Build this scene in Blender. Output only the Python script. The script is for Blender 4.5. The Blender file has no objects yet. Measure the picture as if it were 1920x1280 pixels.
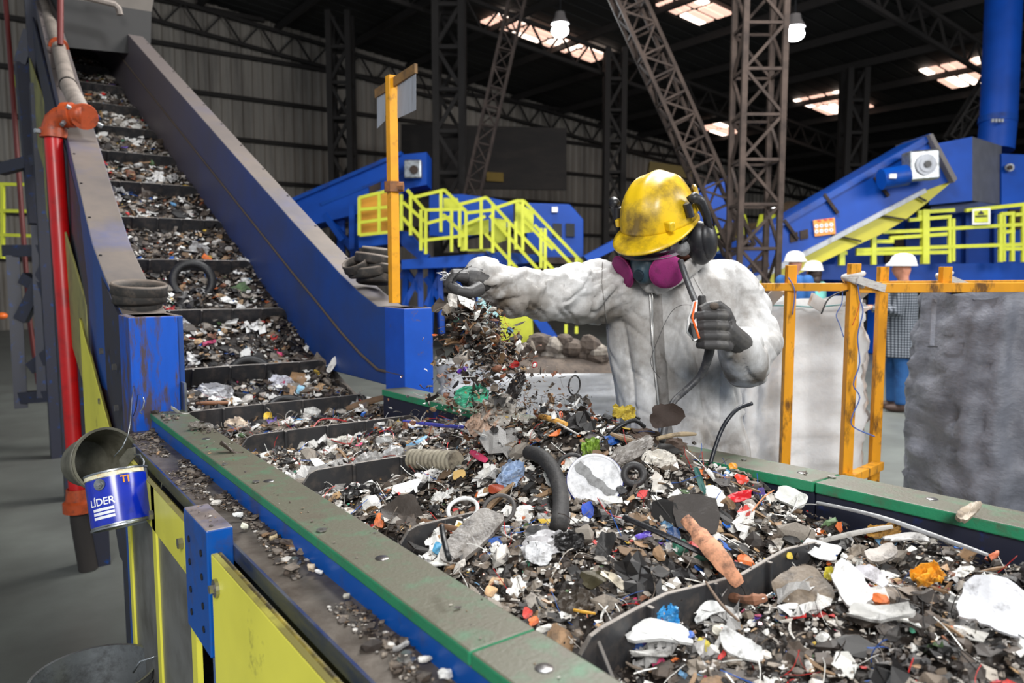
import bpy, bmesh, math, random
import numpy as np
from mathutils import Vector, Matrix, Quaternion, noise
from mathutils.bvhtree import BVHTree
random.seed(7); RNG=np.random.default_rng(11)
sc=bpy.context.scene
# ---------------------------------------------------------------- camera
F_PX=1400.0; CX,CY=960.0,640.0; PITCH=math.atan(130/F_PX); YAW=math.radians(-36.3); CAM_H=1.54
cam_d=bpy.data.cameras.new('camera'); cam=bpy.data.objects.new('camera',cam_d); sc.collection.objects.link(cam)
cam_d.sensor_width=36; cam_d.lens=F_PX/1920*36; cam_d.clip_start=.05; cam_d.clip_end=200
cam.location=(0,0,CAM_H); cam.rotation_euler=(math.pi/2-PITCH,0,YAW)
cam_d.dof.use_dof=True; cam_d.dof.focus_distance=1.75; cam_d.dof.aperture_fstop=4.6
sc.camera=cam
# ---------------------------------------------------------------- world, lights, exposure
sc.view_settings.view_transform='Standard'; sc.view_settings.look='None'; sc.view_settings.gamma=1
sc.view_settings.use_curve_mapping=False; sc.view_settings.exposure=0.36
w=bpy.data.worlds.new('daylight'); sc.world=w; w.use_nodes=True
bg=w.node_tree.nodes['Background']; bg.inputs[0].default_value=(.80,.90,1.0,1); bg.inputs[1].default_value=.42
sc.cycles.max_bounces=6; sc.cycles.diffuse_bounces=3; sc.cycles.glossy_bounces=3; sc.cycles.transmission_bounces=4
sc.cycles.caustics_reflective=False; sc.cycles.caustics_refractive=False
sc.cycles.use_denoising=True; sc.cycles.sample_clamp_indirect=6
def area_light(name,loc,target,size,power,col=(1,1,1),sy=None):
    l=bpy.data.lights.new(name,'AREA'); l.energy=power; l.color=col; l.size=size
    if sy: l.shape='RECTANGLE'; l.size_y=sy
    o=bpy.data.objects.new(name,l); sc.collection.objects.link(o); o.location=loc
    o.rotation_euler=(Vector(target)-Vector(loc)).to_track_quat('-Z','Y').to_euler(); return o
area_light('assumed_key_light',(-2.0,-3.1,4.4),(1.6,2.2,1.0),2.0,300,(1.0,.985,.96))  # added key lamp behind the camera for assumed door light, no doorway built
area_light('assumed_overhead_light',(2.6,3.0,7.2),(1.4,1.6,1.0),1.0,230,(.95,.98,1.0))  # added unseen lamp above the belt, assumed overhead light without a fixture
area_light('hall_fill',(9,-3.5,5.5),(8.5,12,.5),6,620,(1,.985,.96),2.5)  # added fill lamp that brightens the far hall floor and machines
area_light('floor_fill',(6.3,4.6,7.2),(6.0,4.4,0),3.0,760,(1,.97,.93))  # added overhead fill lamp, lifts the floor right of the conveyor
# ---------------------------------------------------------------- pixel -> world
def ray(px,py):
    a,b=(px-CX)/F_PX,-(py-CY)/F_PX
    fy=math.cos(PITCH)+b*math.sin(PITCH); fz=-math.sin(PITCH)+b*math.cos(PITCH)
    c,s=math.cos(YAW),math.sin(YAW)
    return Vector((a*c-fy*s,a*s+fy*c,fz))
def at(px,py,d=None,x=None,y=None,z=None):
    r=ray(px,py)
    t=d if d is not None else x/r.x if x is not None else y/r.y if y is not None else (z-CAM_H)/r.z
    return Vector((0,0,CAM_H))+r*t
FW=Vector((math.sin(-YAW),math.cos(-YAW),0)); RT=Vector((math.cos(-YAW),-math.sin(-YAW),0)); UP=Vector((0,0,1))
# ---------------------------------------------------------------- materials
MATS={}
def mat(name,col,rough=.55,metal=0.,dirt=None,damt=.35,dscale=9.,bump=0.,bscale=60.,top=None,topamt=.9,var=.12,stretch=None,emit=None,es=1.,spec=None,coat=0.,attr=None,dsharp=.12):
    if name in MATS: return MATS[name]
    m=bpy.data.materials.new(name); m.use_nodes=True; nt=m.node_tree; N=nt.nodes; L=nt.links
    b=N['Principled BSDF']; b.inputs['Roughness'].default_value=rough; b.inputs['Metallic'].default_value=metal
    if spec is not None: b.inputs['Specular IOR Level'].default_value=spec
    if coat: b.inputs['Coat Weight'].default_value=coat; b.inputs['Coat Roughness'].default_value=.15
    tc=N.new('ShaderNodeTexCoord'); src=tc.outputs['Object']
    if stretch:
        mp=N.new('ShaderNodeMapping'); mp.inputs['Scale'].default_value=stretch; L.new(src,mp.inputs[0]); src=mp.outputs[0]
    def noi(scale,det=5,rg=.6):
        n=N.new('ShaderNodeTexNoise'); n.inputs['Scale'].default_value=scale; n.inputs['Detail'].default_value=det; n.inputs['Roughness'].default_value=rg
        L.new(src,n.inputs['Vector']); return n.outputs['Fac']
    def mix(f,a,c,t='MIX'):
        x=N.new('ShaderNodeMix'); x.data_type='RGBA'; x.blend_type=t
        if isinstance(f,float): x.inputs[0].default_value=f
        else: L.new(f,x.inputs[0])
        for i,q in ((6,a),(7,c)):
            if isinstance(q,tuple): x.inputs[i].default_value=(*q[:3],1)
            else: L.new(q,x.inputs[i])
        return x.outputs[2]
    def ramp(f,a,c,lo=0.,hi=1.):
        r=N.new('ShaderNodeMapRange'); r.inputs['From Min'].default_value=a; r.inputs['From Max'].default_value=c
        r.inputs['To Min'].default_value=lo; r.inputs['To Max'].default_value=hi; L.new(f,r.inputs['Value']); return r.outputs[0]
    base=tuple(col)
    if attr:
        at_=N.new('ShaderNodeAttribute'); at_.attribute_name=attr; base=at_.outputs['Color']
    if var:
        v=ramp(noi(dscale*.6,3),.3,.7,1-var,1+var)
        c_=N.new('ShaderNodeCombineColor'); [L.new(v,c_.inputs[i]) for i in range(3)]
        base=mix(1.0,base,c_.outputs[0],'MULTIPLY')
    if top:
        g=N.new('ShaderNodeNewGeometry'); sp=N.new('ShaderNodeSeparateXYZ'); L.new(g.outputs['Normal'],sp.inputs[0])
        f1=ramp(sp.outputs['Z'],.35,.75,0,topamt)
        mm=N.new('ShaderNodeMath'); mm.operation='MULTIPLY'; L.new(f1,mm.inputs[0]); L.new(ramp(noi(dscale*1.3,6),.25,.5,.55,1.),mm.inputs[1])
        base=mix(mm.outputs[0],base,tuple(top))
    if dirt:
        t=.78-.5*damt
        base=mix(ramp(noi(dscale,7,.68),t-dsharp,t+dsharp,0,.92),base,tuple(dirt))
    if isinstance(base,tuple): b.inputs['Base Color'].default_value=(*base,1)
    else: L.new(base,b.inputs['Base Color'])
    if bump:
        bp=N.new('ShaderNodeBump'); bp.inputs['Strength'].default_value=bump; bp.inputs['Distance'].default_value=.01
        L.new(noi(bscale,6),bp.inputs['Height']); L.new(bp.outputs[0],b.inputs['Normal'])
    if emit:
        b.inputs['Emission Color'].default_value=(*emit,1); b.inputs['Emission Strength'].default_value=es
    MATS[name]=m; return m
def s2l(*c): return tuple(((x/255)/12.92 if x/255<=.04045 else ((x/255+.055)/1.055)**2.4) for x in c)
DUST=s2l(128,116,106); DIRT=s2l(62,54,48); DARK=s2l(30,27,25)
m_blue=mat('blue_paint',s2l(0,80,166),.38,dirt=s2l(70,62,58),damt=.30,dscale=7,top=DUST,topamt=.95)
m_bluec=mat('blue_paint_clean',s2l(0,64,150),.45,spec=.3,dirt=s2l(30,40,90),damt=.35,dscale=3)
m_bluefar=mat('blue_machine_paint',s2l(0,66,160),.5,var=.2,dscale=2,spec=.3)
m_bluedirty=mat('soiled_blue_paint',s2l(0,62,134),.45,dirt=s2l(46,44,46),damt=.82,dscale=16,dsharp=.05)
m_bluewall=mat('blue_inner_liner',s2l(10,50,125),.5,dirt=s2l(34,34,38),damt=.85,dscale=10,dsharp=.08)
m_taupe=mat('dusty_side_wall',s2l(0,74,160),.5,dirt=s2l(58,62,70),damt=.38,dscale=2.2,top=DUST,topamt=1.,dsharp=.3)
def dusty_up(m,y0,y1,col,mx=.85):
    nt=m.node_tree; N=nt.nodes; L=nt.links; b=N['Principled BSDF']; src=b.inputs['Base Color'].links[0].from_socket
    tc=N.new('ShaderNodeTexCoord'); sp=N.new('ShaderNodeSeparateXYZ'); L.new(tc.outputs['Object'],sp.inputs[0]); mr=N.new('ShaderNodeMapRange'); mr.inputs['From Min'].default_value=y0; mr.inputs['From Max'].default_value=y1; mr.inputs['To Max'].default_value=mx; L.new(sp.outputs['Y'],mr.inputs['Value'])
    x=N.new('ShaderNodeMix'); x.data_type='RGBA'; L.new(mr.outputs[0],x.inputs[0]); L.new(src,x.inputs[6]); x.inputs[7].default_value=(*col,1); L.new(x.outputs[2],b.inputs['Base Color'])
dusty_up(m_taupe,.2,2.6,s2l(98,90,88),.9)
m_green=mat('green_painted_rail',s2l(40,132,92),.5,dirt=s2l(84,74,62),damt=.3,dscale=14,top=s2l(90,80,68),topamt=.92,bump=.15,bscale=150)
m_yellow=mat('yellow_panel_paint',s2l(236,230,84),.4,dirt=s2l(96,88,52),damt=.24,dscale=5,dsharp=.05,top=s2l(66,56,38))
m_yellowfar=mat('yellow_railing_paint',s2l(204,210,58),.5,var=.1)
m_amber=mat('amber_post_paint',s2l(232,158,22),.45,dirt=s2l(92,58,20),damt=.42,dscale=18,stretch=(1,1,.35),dsharp=.06)
m_amberclean=mat('amber_sign_post_paint',s2l(240,166,20),.45,dirt=s2l(110,70,24),damt=.2,dscale=20)
m_steel=mat('bare_worn_steel',s2l(150,150,152),.3,.85,dirt=s2l(92,82,74),damt=.5,dscale=14,bump=.1)
m_galv=mat('galvanised_steel',s2l(165,170,174),.32,.8,dirt=s2l(90,88,84),damt=.4,dscale=16,bump=.1)
m_bolt=mat('zinc_bolt',s2l(175,172,168),.3,.9)
m_rubber=mat('black_rubber',s2l(38,36,36),.55,dirt=s2l(88,80,74),damt=.3,dscale=20,bump=.3)
m_belt=mat('belt_rubber',s2l(52,48,46),.7,dirt=s2l(96,86,78),damt=.5,dscale=14,bump=.4)
m_flight=mat('flight_rubber',s2l(48,48,50),.5,dirt=s2l(86,78,72),damt=.35,dscale=24,top=s2l(150,142,134),topamt=.9)
m_rim=mat('dusty_black_rubber',s2l(40,38,36),.7,top=s2l(112,100,90),topamt=.9,dirt=s2l(84,74,66),damt=.4,dscale=25)
m_red=mat('red_pipe_paint',s2l(190,14,16),.35,dirt=s2l(110,20,16),damt=.3,dscale=6)
m_orange=mat('orange_primer_fitting',s2l(176,74,34),.45,dirt=s2l(90,50,36),damt=.35,dscale=30)
m_greypipe=mat('grey_conduit',s2l(132,122,114),.6,dirt=s2l(96,88,82),damt=.3)
m_sign=mat('grey_sign_sheet',s2l(166,170,178),.5,.1,dirt=s2l(120,116,112),damt=.3,dscale=20,stretch=(1,1,.2))
m_black=mat('black_plastic',s2l(20,20,22),.4)
m_dark=mat('dark_steel_lattice',s2l(72,62,57),.75,dirt=s2l(48,42,40),damt=.5,dscale=4,spec=.15)
m_darkfar=mat('dark_column_steel',s2l(42,38,36),.8)
m_glass=mat('dark_window_glass',s2l(24,26,30),.2)
m_orangepanel=mat('orange_panel',s2l(214,150,44),.6,var=.2,dscale=3)
m_mach_grey=mat('grey_machine_paint',s2l(96,92,92),.6)
m_white=mat('white_plastic',s2l(240,240,238),.35)
# ---------------------------------------------------------------- mesh builder
class MB:
    def __init__(s): s.v=[]; s.f=[]; s.mi=[]; s.cur=0
    def add(s,vs,fs):
        o=len(s.v); s.v+= [Vector(q) for q in vs]; s.f+=[tuple(i+o for i in f) for f in fs]; s.mi+=[s.cur]*len(fs); return s
    def box(s,lo,hi):
        x0,y0,z0=lo; x1,y1,z1=hi
        return s.add([(x0,y0,z0),(x1,y0,z0),(x1,y1,z0),(x0,y1,z0),(x0,y0,z1),(x1,y0,z1),(x1,y1,z1),(x0,y1,z1)],
            [(0,3,2,1),(4,5,6,7),(0,1,5,4),(1,2,6,5),(2,3,7,6),(3,0,4,7)])
    def obox(s,c,u,v,w):   # centre and three half vectors
        c,u,v,w=map(Vector,(c,u,v,w))
        return s.add([c-u-v-w,c+u-v-w,c+u+v-w,c-u+v-w,c-u-v+w,c+u-v+w,c+u+v+w,c-u+v+w],
            [(0,3,2,1),(4,5,6,7),(0,1,5,4),(1,2,6,5),(2,3,7,6),(3,0,4,7)])
    def bar(s,p,q,w,h=None,up=UP):
        p,q=Vector(p),Vector(q); h=h or w; d=(q-p)
        if d.length<1e-6: return s
        dn=d.normalized(); a=dn.cross(Vector(up))
        if a.length<1e-3: a=dn.cross(Vector((1,0,0)))
        a.normalize(); b=a.cross(dn).normalized()
        return s.obox((p+q)/2,d/2,a*w/2,b*h/2)
    def prism(s,pts,off):
        n=len(pts); P=[Vector(p) for p in pts]; off=Vector(off)
        nrm=sum(((P[i]-P[0]).cross(P[(i+1)%n]-P[0]) for i in range(1,n-1)),Vector())
        if nrm.dot(off)>0: P=P[::-1]
        return s.add(P+[p+off for p in P],[tuple(range(n)),tuple(range(2*n-1,n-1,-1))]+[(i,i+n,(i+1)%n+n,(i+1)%n) for i in range(n)])
    def tube(s,pts,r,n=8,cap=True,sq=None):
        P=[Vector(p) for p in pts]; k=len(P); R=[r]*k if isinstance(r,(int,float)) else list(r)
        T=[(P[min(i+1,k-1)]-P[max(i-1,0)]).normalized() for i in range(k)]
        a=T[0].orthogonal().normalized(); vs=[]; 
        for i in range(k):
            a=(a-T[i]*a.dot(T[i])).normalized(); b=T[i].cross(a)
            for j in range(n):
                t=2*math.pi*j/n; vs.append(P[i]+(a*math.cos(t)+b*math.sin(t)*(sq or 1))*R[i])
        fs=[(i*n+j,i*n+(j+1)%n,(i+1)*n+(j+1)%n,(i+1)*n+j) for i in range(k-1) for j in range(n)]
        if cap: fs+=[tuple(range(n-1,-1,-1)),tuple((k-1)*n+j for j in range(n))]
        return s.add(vs,fs)
    def lathe(s,prof,c=(0,0,0),n=24,axis=None,closed=False):
        ax=(Vector(axis) if axis is not None else UP).normalized(); a=ax.orthogonal().normalized(); b=ax.cross(a); c=Vector(c); k=len(prof)
        vs=[c+ax*z+(a*math.cos(2*math.pi*j/n)+b*math.sin(2*math.pi*j/n))*r for r,z in prof for j in range(n)]
        m=k if closed else k-1
        fs=[(i*n+j,i*n+(j+1)%n,((i+1)%k)*n+(j+1)%n,((i+1)%k)*n+j) for i in range(m) for j in range(n)]
        return s.add(vs,fs)
    def disc(s,c,axis,r,h,n=16): 
        ax=Vector(axis).normalized(); return s.tube([Vector(c)-ax*h/2,Vector(c)+ax*h/2],r,n)
    def torus(s,c,axis,R,r,n=28,m=8):
        return s.lathe([(R+r*math.cos(2*math.pi*i/m),r*math.sin(2*math.pi*i/m)) for i in range(m)],c,n,axis,closed=True)
    def ell(s,c,rx,ry,rz,n=16,m=10,rot=None):
        M=rot or Matrix.Identity(3); c=Vector(c)
        vs=[]
        for i in range(m+1):
            t=math.pi*i/m
            for j in range(n):
                p=2*math.pi*j/n; vs.append(c+M@Vector((rx*math.sin(t)*math.cos(p),ry*math.sin(t)*math.sin(p),rz*math.cos(t))))
        return s.add(vs,[(i*n+j,(i+1)*n+j,(i+1)*n+(j+1)%n,i*n+(j+1)%n) for i in range(m) for j in range(n)])
    def build(s,name,mats,parent=None,smooth=False,bev=0,loc=None,local=False,wd=True):
        me=bpy.data.meshes.new(name); o=bpy.data.objects.new(name,me); sc.collection.objects.link(o)
        off=Vector((0,0,0))
        if parent is not None: off=wloc(parent); o.parent=parent
        elif loc is not None: off=Vector(loc); o.location=off
        if local: off=Vector((0,0,0))
        me.from_pydata([q-off for q in s.v],[],s.f)
        for mm in (mats if isinstance(mats,(list,tuple)) else [mats]): me.materials.append(mm)
        if len(me.materials)>1: me.polygons.foreach_set('material_index',s.mi)
        if wd:
            bm=bmesh.new(); bm.from_mesh(me); bmesh.ops.remove_doubles(bm,verts=bm.verts,dist=1e-5); bmesh.ops.recalc_face_normals(bm,faces=bm.faces); bm.to_mesh(me); bm.free()
        if smooth:
            me.polygons.foreach_set('use_smooth',[True]*len(me.polygons))
            if smooth!='all':
                try: me.set_sharp_from_angle(angle=math.radians(40))
                except Exception: pass
        if bev:
            b=o.modifiers.new('bevel','BEVEL'); b.width=bev; b.segments=2; b.limit_method='ANGLE'; b.angle_limit=math.radians(40)
        return o
def wloc(o):
    p=Vector((0,0,0))
    while o is not None: p=p+Vector(o.location); o=o.parent
    return p
def tag(o,label=None,cat=None,group=None,kind=None):
    for k,v in (('label',label),('category',cat),('group',group),('kind',kind)):
        if v: o[k]=v
    return o
def thing(name,label,cat,loc=(0,0,0),group=None):
    o=bpy.data.objects.new(name,None); sc.collection.objects.link(o); o.location=loc; o.empty_display_size=.1
    return tag(o,label,cat,group)
def solo(name,mb,m,label,cat,group=None,loc=None,**k):
    return tag(mb.build(name,m,loc=loc if loc is not None else None,**k),label,cat,group)
def copy_tree(o,parent=None):
    c=o.copy(); sc.collection.objects.link(c); c.parent=parent
    for ch in list(o.children): copy_tree(ch,c)
    return c
def nz(x,y,z=0.,s=1.): return noise.noise(Vector((x*s,y*s,z*s)))
# ================================================================ SETTING
def roof_z(x): return 10.15-.1*x
mb=MB(); mb.box((-12,-9,-.2),(40,30,0))
m_floor=mat('polished_concrete',s2l(112,116,112),.40,dirt=s2l(84,84,82),damt=.42,dscale=1.1,bump=.04,bscale=30,dsharp=.2,var=.2)
tag(mb.build('floor',m_floor),kind='structure')
WY=24.
m_sheet=mat('corrugated_sheet',s2l(150,143,134),.6,dirt=s2l(104,98,92),damt=.4,dscale=.8,stretch=(2,1,.2))
def corrugated(a,b,z0f,z1f,pitch=.32,dep=.05):
    a,b=Vector(a),Vector(b); d=(b-a); L=d.length; d.normalize(); nrm=Vector((-d.y,d.x,0)); m=MB(); n=int(L/pitch); P=[]
    for i in range(n):
        for t,h in ((0,0),(.18,1),(.38,1),(.56,0)): P.append(a+d*(pitch*(i+t))+nrm*(h*dep))
    vs=[(p.x,p.y,z0f(p)) for p in P]+[(p.x,p.y,z1f(p)) for p in P]; k=len(P)
    m.add(vs,[(i,i+1,k+i+1,k+i) for i in range(k-1)]); return m
wb=tag(corrugated((40.6,WY,0),(-12,WY,0),lambda p:0,lambda p:roof_z(p.x)).build('wall_back',m_sheet,wd=False),kind='structure')
for z in (1.9,3.1,4.35,5.6,6.85,8.1,9.3):
    g=MB(); g.box((-12,WY-.22,z-.06),(min(40,(10.1-z)/.1),WY-.07,z+.06)); g.build('girt',m_darkfar,wb)
wr=tag(corrugated((40,-9,0),(40,WY+.6,0),lambda p:0,lambda p:roof_z(40)).build('wall_right',mat('dull_wall_sheet',s2l(86,84,82),.7),wd=False),kind='structure')
# roof
m_roof=mat('roof_sheet',s2l(40,40,38),.75,dirt=s2l(24,24,23),damt=.5,dscale=.5,stretch=(.3,2,1))
mb=MB(); 
for i in range(60):
    y0=-6+i*.5
    mb.add([(-12,y0,roof_z(-12)),(40,y0,roof_z(40)),(40,y0+.42,roof_z(40)),(-12,y0+.42,roof_z(-12)),(40,y0+.46,roof_z(40)+.07),(-12,y0+.46,roof_z(-12)+.07),(40,y0+.5,roof_z(40)),(-12,y0+.5,roof_z(-12))],[(0,1,2,3),(3,2,4,5),(5,4,6,7)])
mb.add([(-12,-6,roof_z(-12)+.1),(40,-6,roof_z(40)+.1),(40,24.2,roof_z(40)+.1),(-12,24.2,roof_z(-12)+.1)],[(0,1,2,3)])
ceil=tag(mb.build('ceiling',m_roof,wd=False),kind='structure')
for i in range(20):
    x=-10+i*2.3; g=MB(); g.box((x-.05,-6,roof_z(x)-.26),(x+.05,WY,roof_z(x)-.05)); g.build('purlin',m_darkfar,ceil)
for y in (1.,9.2,17.2,23.7):
    g=MB()
    for x in np.arange(-12,39,1.1):
        a=Vector((x,y,roof_z(x)-.3)); b=Vector((x+1.1,y,roof_z(x+1.1)-.3)); c=Vector((x+.55,y,roof_z(x+.55)-1.0))
        g.bar(a,b,.1); g.bar(a-Vector((0,0,.7)),b-Vector((0,0,.7)),.1); g.bar(a,c,.05); g.bar(c,b,.05)
    g.build('rafter_truss',m_darkfar,ceil)
# translucent roof panels (daylight comes through them)
m_sky=mat('translucent_roof_panel',(.9,.8,.72),.6,var=0,emit=(1.,.60,.46),es=.95)
m_sky2=mat('translucent_roof_panel_bright',(.9,.8,.72),.6,var=0,emit=(1.,.80,.68),es=2.6)
def on_roof(px,py):
    r=ray(px,py); t=(10.15-.12-CAM_H)/(r.z+.1*r.x); return Vector((0,0,CAM_H))+r*t
SKY=[((925,28),(1125,116),4,2),((1248,2),(1352,38),2,2),((1520,182),(1602,210),2,3),((1770,122),(1848,158),2,3),((1322,232),(1372,254),2,2)]
LN=['long row of pinkish roof skylights at the left','pair of roof skylights at the top edge of the photo','small roof skylight left of the blue duct above the blue conveyor','roof skylight just beside the blue duct','tiny roof skylight between the leaning brace and the tall column']
for i,(a,b,n,r_) in enumerate(SKY):
    A,B=on_roof(*a),on_roof(*b); y=(A.y+B.y)/2; L=B.x-A.x
    t=thing('roof_skylight',LN[i],'skylight',(A.x,y,roof_z(A.x)-.1))
    wdt=.62
    for k in range(n):
        for j in range(r_):
            x0=A.x+L*(k+.08)/n; x1=A.x+L*(k+.92)/n; yy=y+(j-(r_-1)/2)*wdt
            for q in range(2):
                g=MB(); ya=yy-wdt*.42+q*wdt*.44; yb=ya+wdt*.36
                g.prism([(x0,ya,roof_z(x0)-.10),(x1,ya,roof_z(x1)-.10),(x1,yb,roof_z(x1)-.10),(x0,yb,roof_z(x0)-.10)],(0,0,.05))
                g.build('panel',m_sky2 if (k+j+q)%3==0 else m_sky,t)
# high bay lamps
m_led=mat('lit_lamp_lens',(1,1,1),.4,var=0,emit=(.93,.97,1.),es=60)
for (px,py,d,lab) in ((1050,60,13,'round glowing high bay lamp hanging near the long skylight row'),(1490,67,12,'round glowing high bay lamp hanging right of the tall lattice column')):
    p=at(px,py,d); t=thing('high_bay_lamp',lab,'lamp',p,group=None)
    g=MB(); g.ell(p+UP*.02,.15,.15,.10,20,12); g.build('lens',m_led,t)
    g=MB(); g.lathe([(.0,.34),(.08,.33),(.10,.24),(.15,.16),(.16,.13),(.14,.13),(.10,.15),(0,.15)],p,20); g.build('housing',m_mach_grey,t,smooth=True)
    g=MB(); g.bar(p+Vector((0,0,.28)),Vector((p.x,p.y,roof_z(p.x)-.2)),.02); g.build('hanger',m_black,t)
    l=bpy.data.lights.new('lamp_glow','POINT'); l.energy=160; l.shadow_soft_size=.12; l.color=(.93,.97,1.)
    o=bpy.data.objects.new('lamp_glow',l); sc.collection.objects.link(o); o.parent=t; o.location=(0,0,-.08)
# steel lattice columns and braces
def lattice(name,p,q,w,step,ch,dg,m,label,side=None,cat='column'):
    p,q=Vector(p),Vector(q); ax=(q-p).normalized(); a=(side or RT); a=(a-ax*a.dot(ax)).normalized(); b=ax.cross(a)
    t=thing(name,label,cat,p); L=(q-p).length; n=max(2,int(L/step))
    cs=[a*w/2*i+b*w/2*j for i,j in ((-1,-1),(1,-1),(1,1),(-1,1))]
    for c in cs:
        g=MB(); g.bar(p+c,q+c,ch,up=b); g.build('chord',m,t)
    for k in range(4):
        g=MB(); c,d=cs[k],cs[(k+1)%4]
        for i in range(n):
            s0,s1=p+ax*(L*i/n),p+ax*(L*(i+1)/n); A,B=(c,d) if i%2 else (d,c)
            g.bar(s0+A,s1+B,dg); g.bar(s0+c,s0+d,dg)
        g.build('lacing',m,t)
    return t
def vert(px,py,d,z1): 
    p=at(px,py,d); return Vector((p.x,p.y,0)),Vector((p.x,p.y,z1))
a,b=vert(1412,460,11,9.4); lattice('lattice_column',a,b,.56,.62,.075,.04,m_dark,'tall brown lattice steel column standing right behind the worker')
lattice('lattice_brace',at(1386,470,12.1),at(1128,-110,11.7),.40,.36,.055,.032,m_dark,'leaning lattice steel brace rising left from the tall column',cat='brace')
lattice('lattice_brace',at(884,372,17),at(990,-90,16),.34,.40,.06,.03,m_dark,'thin leaning lattice brace far off, left of the worker',cat='brace')
for px,d,w,lab in ((645,22,.55,'dark lattice column on the back wall, left of the amber post'),(845,18.5,.62,'broad dark column right of the amber sign post'),(1150,23,.5,'dark column on the back wall just left of the helmet'),(1592,23,.5,'dim far column above the blue inclined conveyor')):
    a,b=vert(px,400,d,roof_z(at(px,400,d).x)-.3); lattice('wall_column',a,b,w,.9,.16,.09,m_darkfar,lab)
lattice('lattice_brace',at(1785,262,19),at(1880,110,19),.3,.5,.06,.03,m_darkfar,'short dim brace left of the big blue duct',cat='brace')
# dark hanging sheet on the back wall and yellow band
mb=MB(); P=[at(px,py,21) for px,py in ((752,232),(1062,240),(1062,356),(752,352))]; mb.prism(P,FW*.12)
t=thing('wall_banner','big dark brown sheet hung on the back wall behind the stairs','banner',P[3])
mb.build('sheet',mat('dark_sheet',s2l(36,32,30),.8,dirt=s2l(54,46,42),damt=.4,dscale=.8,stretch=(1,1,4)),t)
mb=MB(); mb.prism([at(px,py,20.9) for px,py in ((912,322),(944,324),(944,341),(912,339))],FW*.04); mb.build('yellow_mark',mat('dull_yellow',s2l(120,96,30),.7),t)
mb=MB(); mb.bar(at(1216,314,21),at(1296,326,21),.3,.3); solo('crane_beam',mb,mat('dull_yellow2',s2l(96,78,24),.7),'dull yellow overhead beam seen just above the yellow helmet','beam')
# wall downpipes / light coloured strip lights in the far distance
for px,py,l in ((1460,388,28),(1455,399,8)):
    h_=at(px,py,22); t=thing('strip_light','%s far white strip light beside the tall column'%('long' if l>10 else 'short lower'),'lamp',h_)
    mb=MB(); mb.bar(at(px-l/2,py,22),at(px+l/2,py-1,22),.06); mb.build('tube',mat('strip_glow',(1,1,1),.5,var=0,emit=(1,1,1),es=6),t)
    mb=MB(); mb.bar(h_+UP*.03,Vector((h_.x,h_.y,roof_z(h_.x)-.1)),.02); mb.build('hanger',m_darkfar,t)
# ================================================================ CONVEYOR
B0=2.55
def belt_z(y):   # carrying surface of the belt
    if y<2.75: return .925
    if y<3.55: t=(y-2.75)/.8; return .925+.5*.26*t*t*.8*2
    return .925+.208+(y-3.55)*.52
def wall_pts():  # top profile of the side walls (y,z)
    return [(2.55,1.402),(2.78,1.402),(2.95,1.455),(3.15,1.535),(3.4,1.65),(3.7,1.80),(9.2,1.80+5.5*.52)]
def taper(y,s): # side walls come closer together towards the top
    return max(0,y-3.4)*.047
BY=[-1.2+i*.15 for i in range(70)]
sort_=thing('sorting_conveyor','flat waste sorting conveyor with dusty green rails and blue frame','conveyor',(1.0,1.0,0))
incl=thing('inclined_conveyor','steep conveyor with dusty blue side walls carrying waste up to the top left','conveyor',(1.0,3.2,0))
def belt_mesh(y0,y1):
    m=MB(); ys=[y for y in np.arange(y0,y1+.01,.1)]
    for i in range(len(ys)-1):
        a,b=ys[i],ys[i+1]; ta,tb=taper(a,0),taper(b,0); m.add([(.50+ta,a,belt_z(a)),(1.44-ta,a,belt_z(a)),(1.44-tb,b,belt_z(b)),(.50+tb,b,belt_z(b))],[(0,1,2,3)])
        m.add([(.50+ta,a,belt_z(a)-.02),(1.44-ta,a,belt_z(a)-.02),(1.44-tb,b,belt_z(b)-.02),(.50+tb,b,belt_z(b)-.02)],[(3,2,1,0)])
    return m
belt_mesh(-1.2,2.5).build('belt',m_belt,sort_,smooth='all'); belt_mesh(2.5,9.2).build('belt',m_belt,incl,smooth='all')
# flights : rubber cross cleats
def flight(y,parent,x0,x1,h=.105,curl=False):
    z=belt_z(y); dz=(belt_z(y+.05)-belt_z(y-.05))/.1; n=Vector((0,-dz,1)).normalized(); tn=Vector((0,1,dz)).normalized(); m=MB(); th=.0045
    xs=[x0,x0+.012,x0+.03,x0+.05]+[x0+.05+(x1-x0-.1)*k/8 for k in range(1,8)]+[x1-.05,x1-.03,x1-.012,x1]
    hs=[.30,.72,.94,1]+[1]*7+[1,.95,.78,.45]
    base=Vector((0,y,z)); V=[]
    for x,hh in zip(xs,hs):
        wv=.006*math.sin(x*19+y*5) if curl else .002*math.sin(x*9)
        c=Vector((x,0,0))+base+tn*wv
        V+= [c-tn*th,c+tn*th,c+n*h*hh+tn*th+tn*wv,c+n*h*hh-tn*th+tn*wv]
    k=len(xs); fs=[]
    for i in range(k-1):
        for j in range(4): fs.append((i*4+j,i*4+(j+1)%4,(i+1)*4+(j+1)%4,(i+1)*4+j))
    fs+=[(3,2,1,0),tuple((k-1)*4+j for j in range(4))]; m.add(V,fs)
    for q in range(1,5):   # ribs
        x=x0+(x1-x0)*q/5+.01; c=Vector((x,0,0))+base-tn*.006
        m.obox(c+n*h*.5,(.004,0,0),tn*.006,n*h*.49)
    m.build('flight',m_flight,parent,bev=.002)
    if curl:
        g=MB(); c=Vector((x0+.040,y,z))
        g.prism([c,c+Vector((.004,-.075,0)),c+Vector((0,-.006,0))+n*h*.97],(.007,.0,0)); g.build('flight_gusset',m_flight,parent,bev=.002)
for y in (-.28,.25,.77,1.30,1.83,2.35): flight(y,sort_,.665,1.42 if y<1 else 1.37,curl=y<1)
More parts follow.
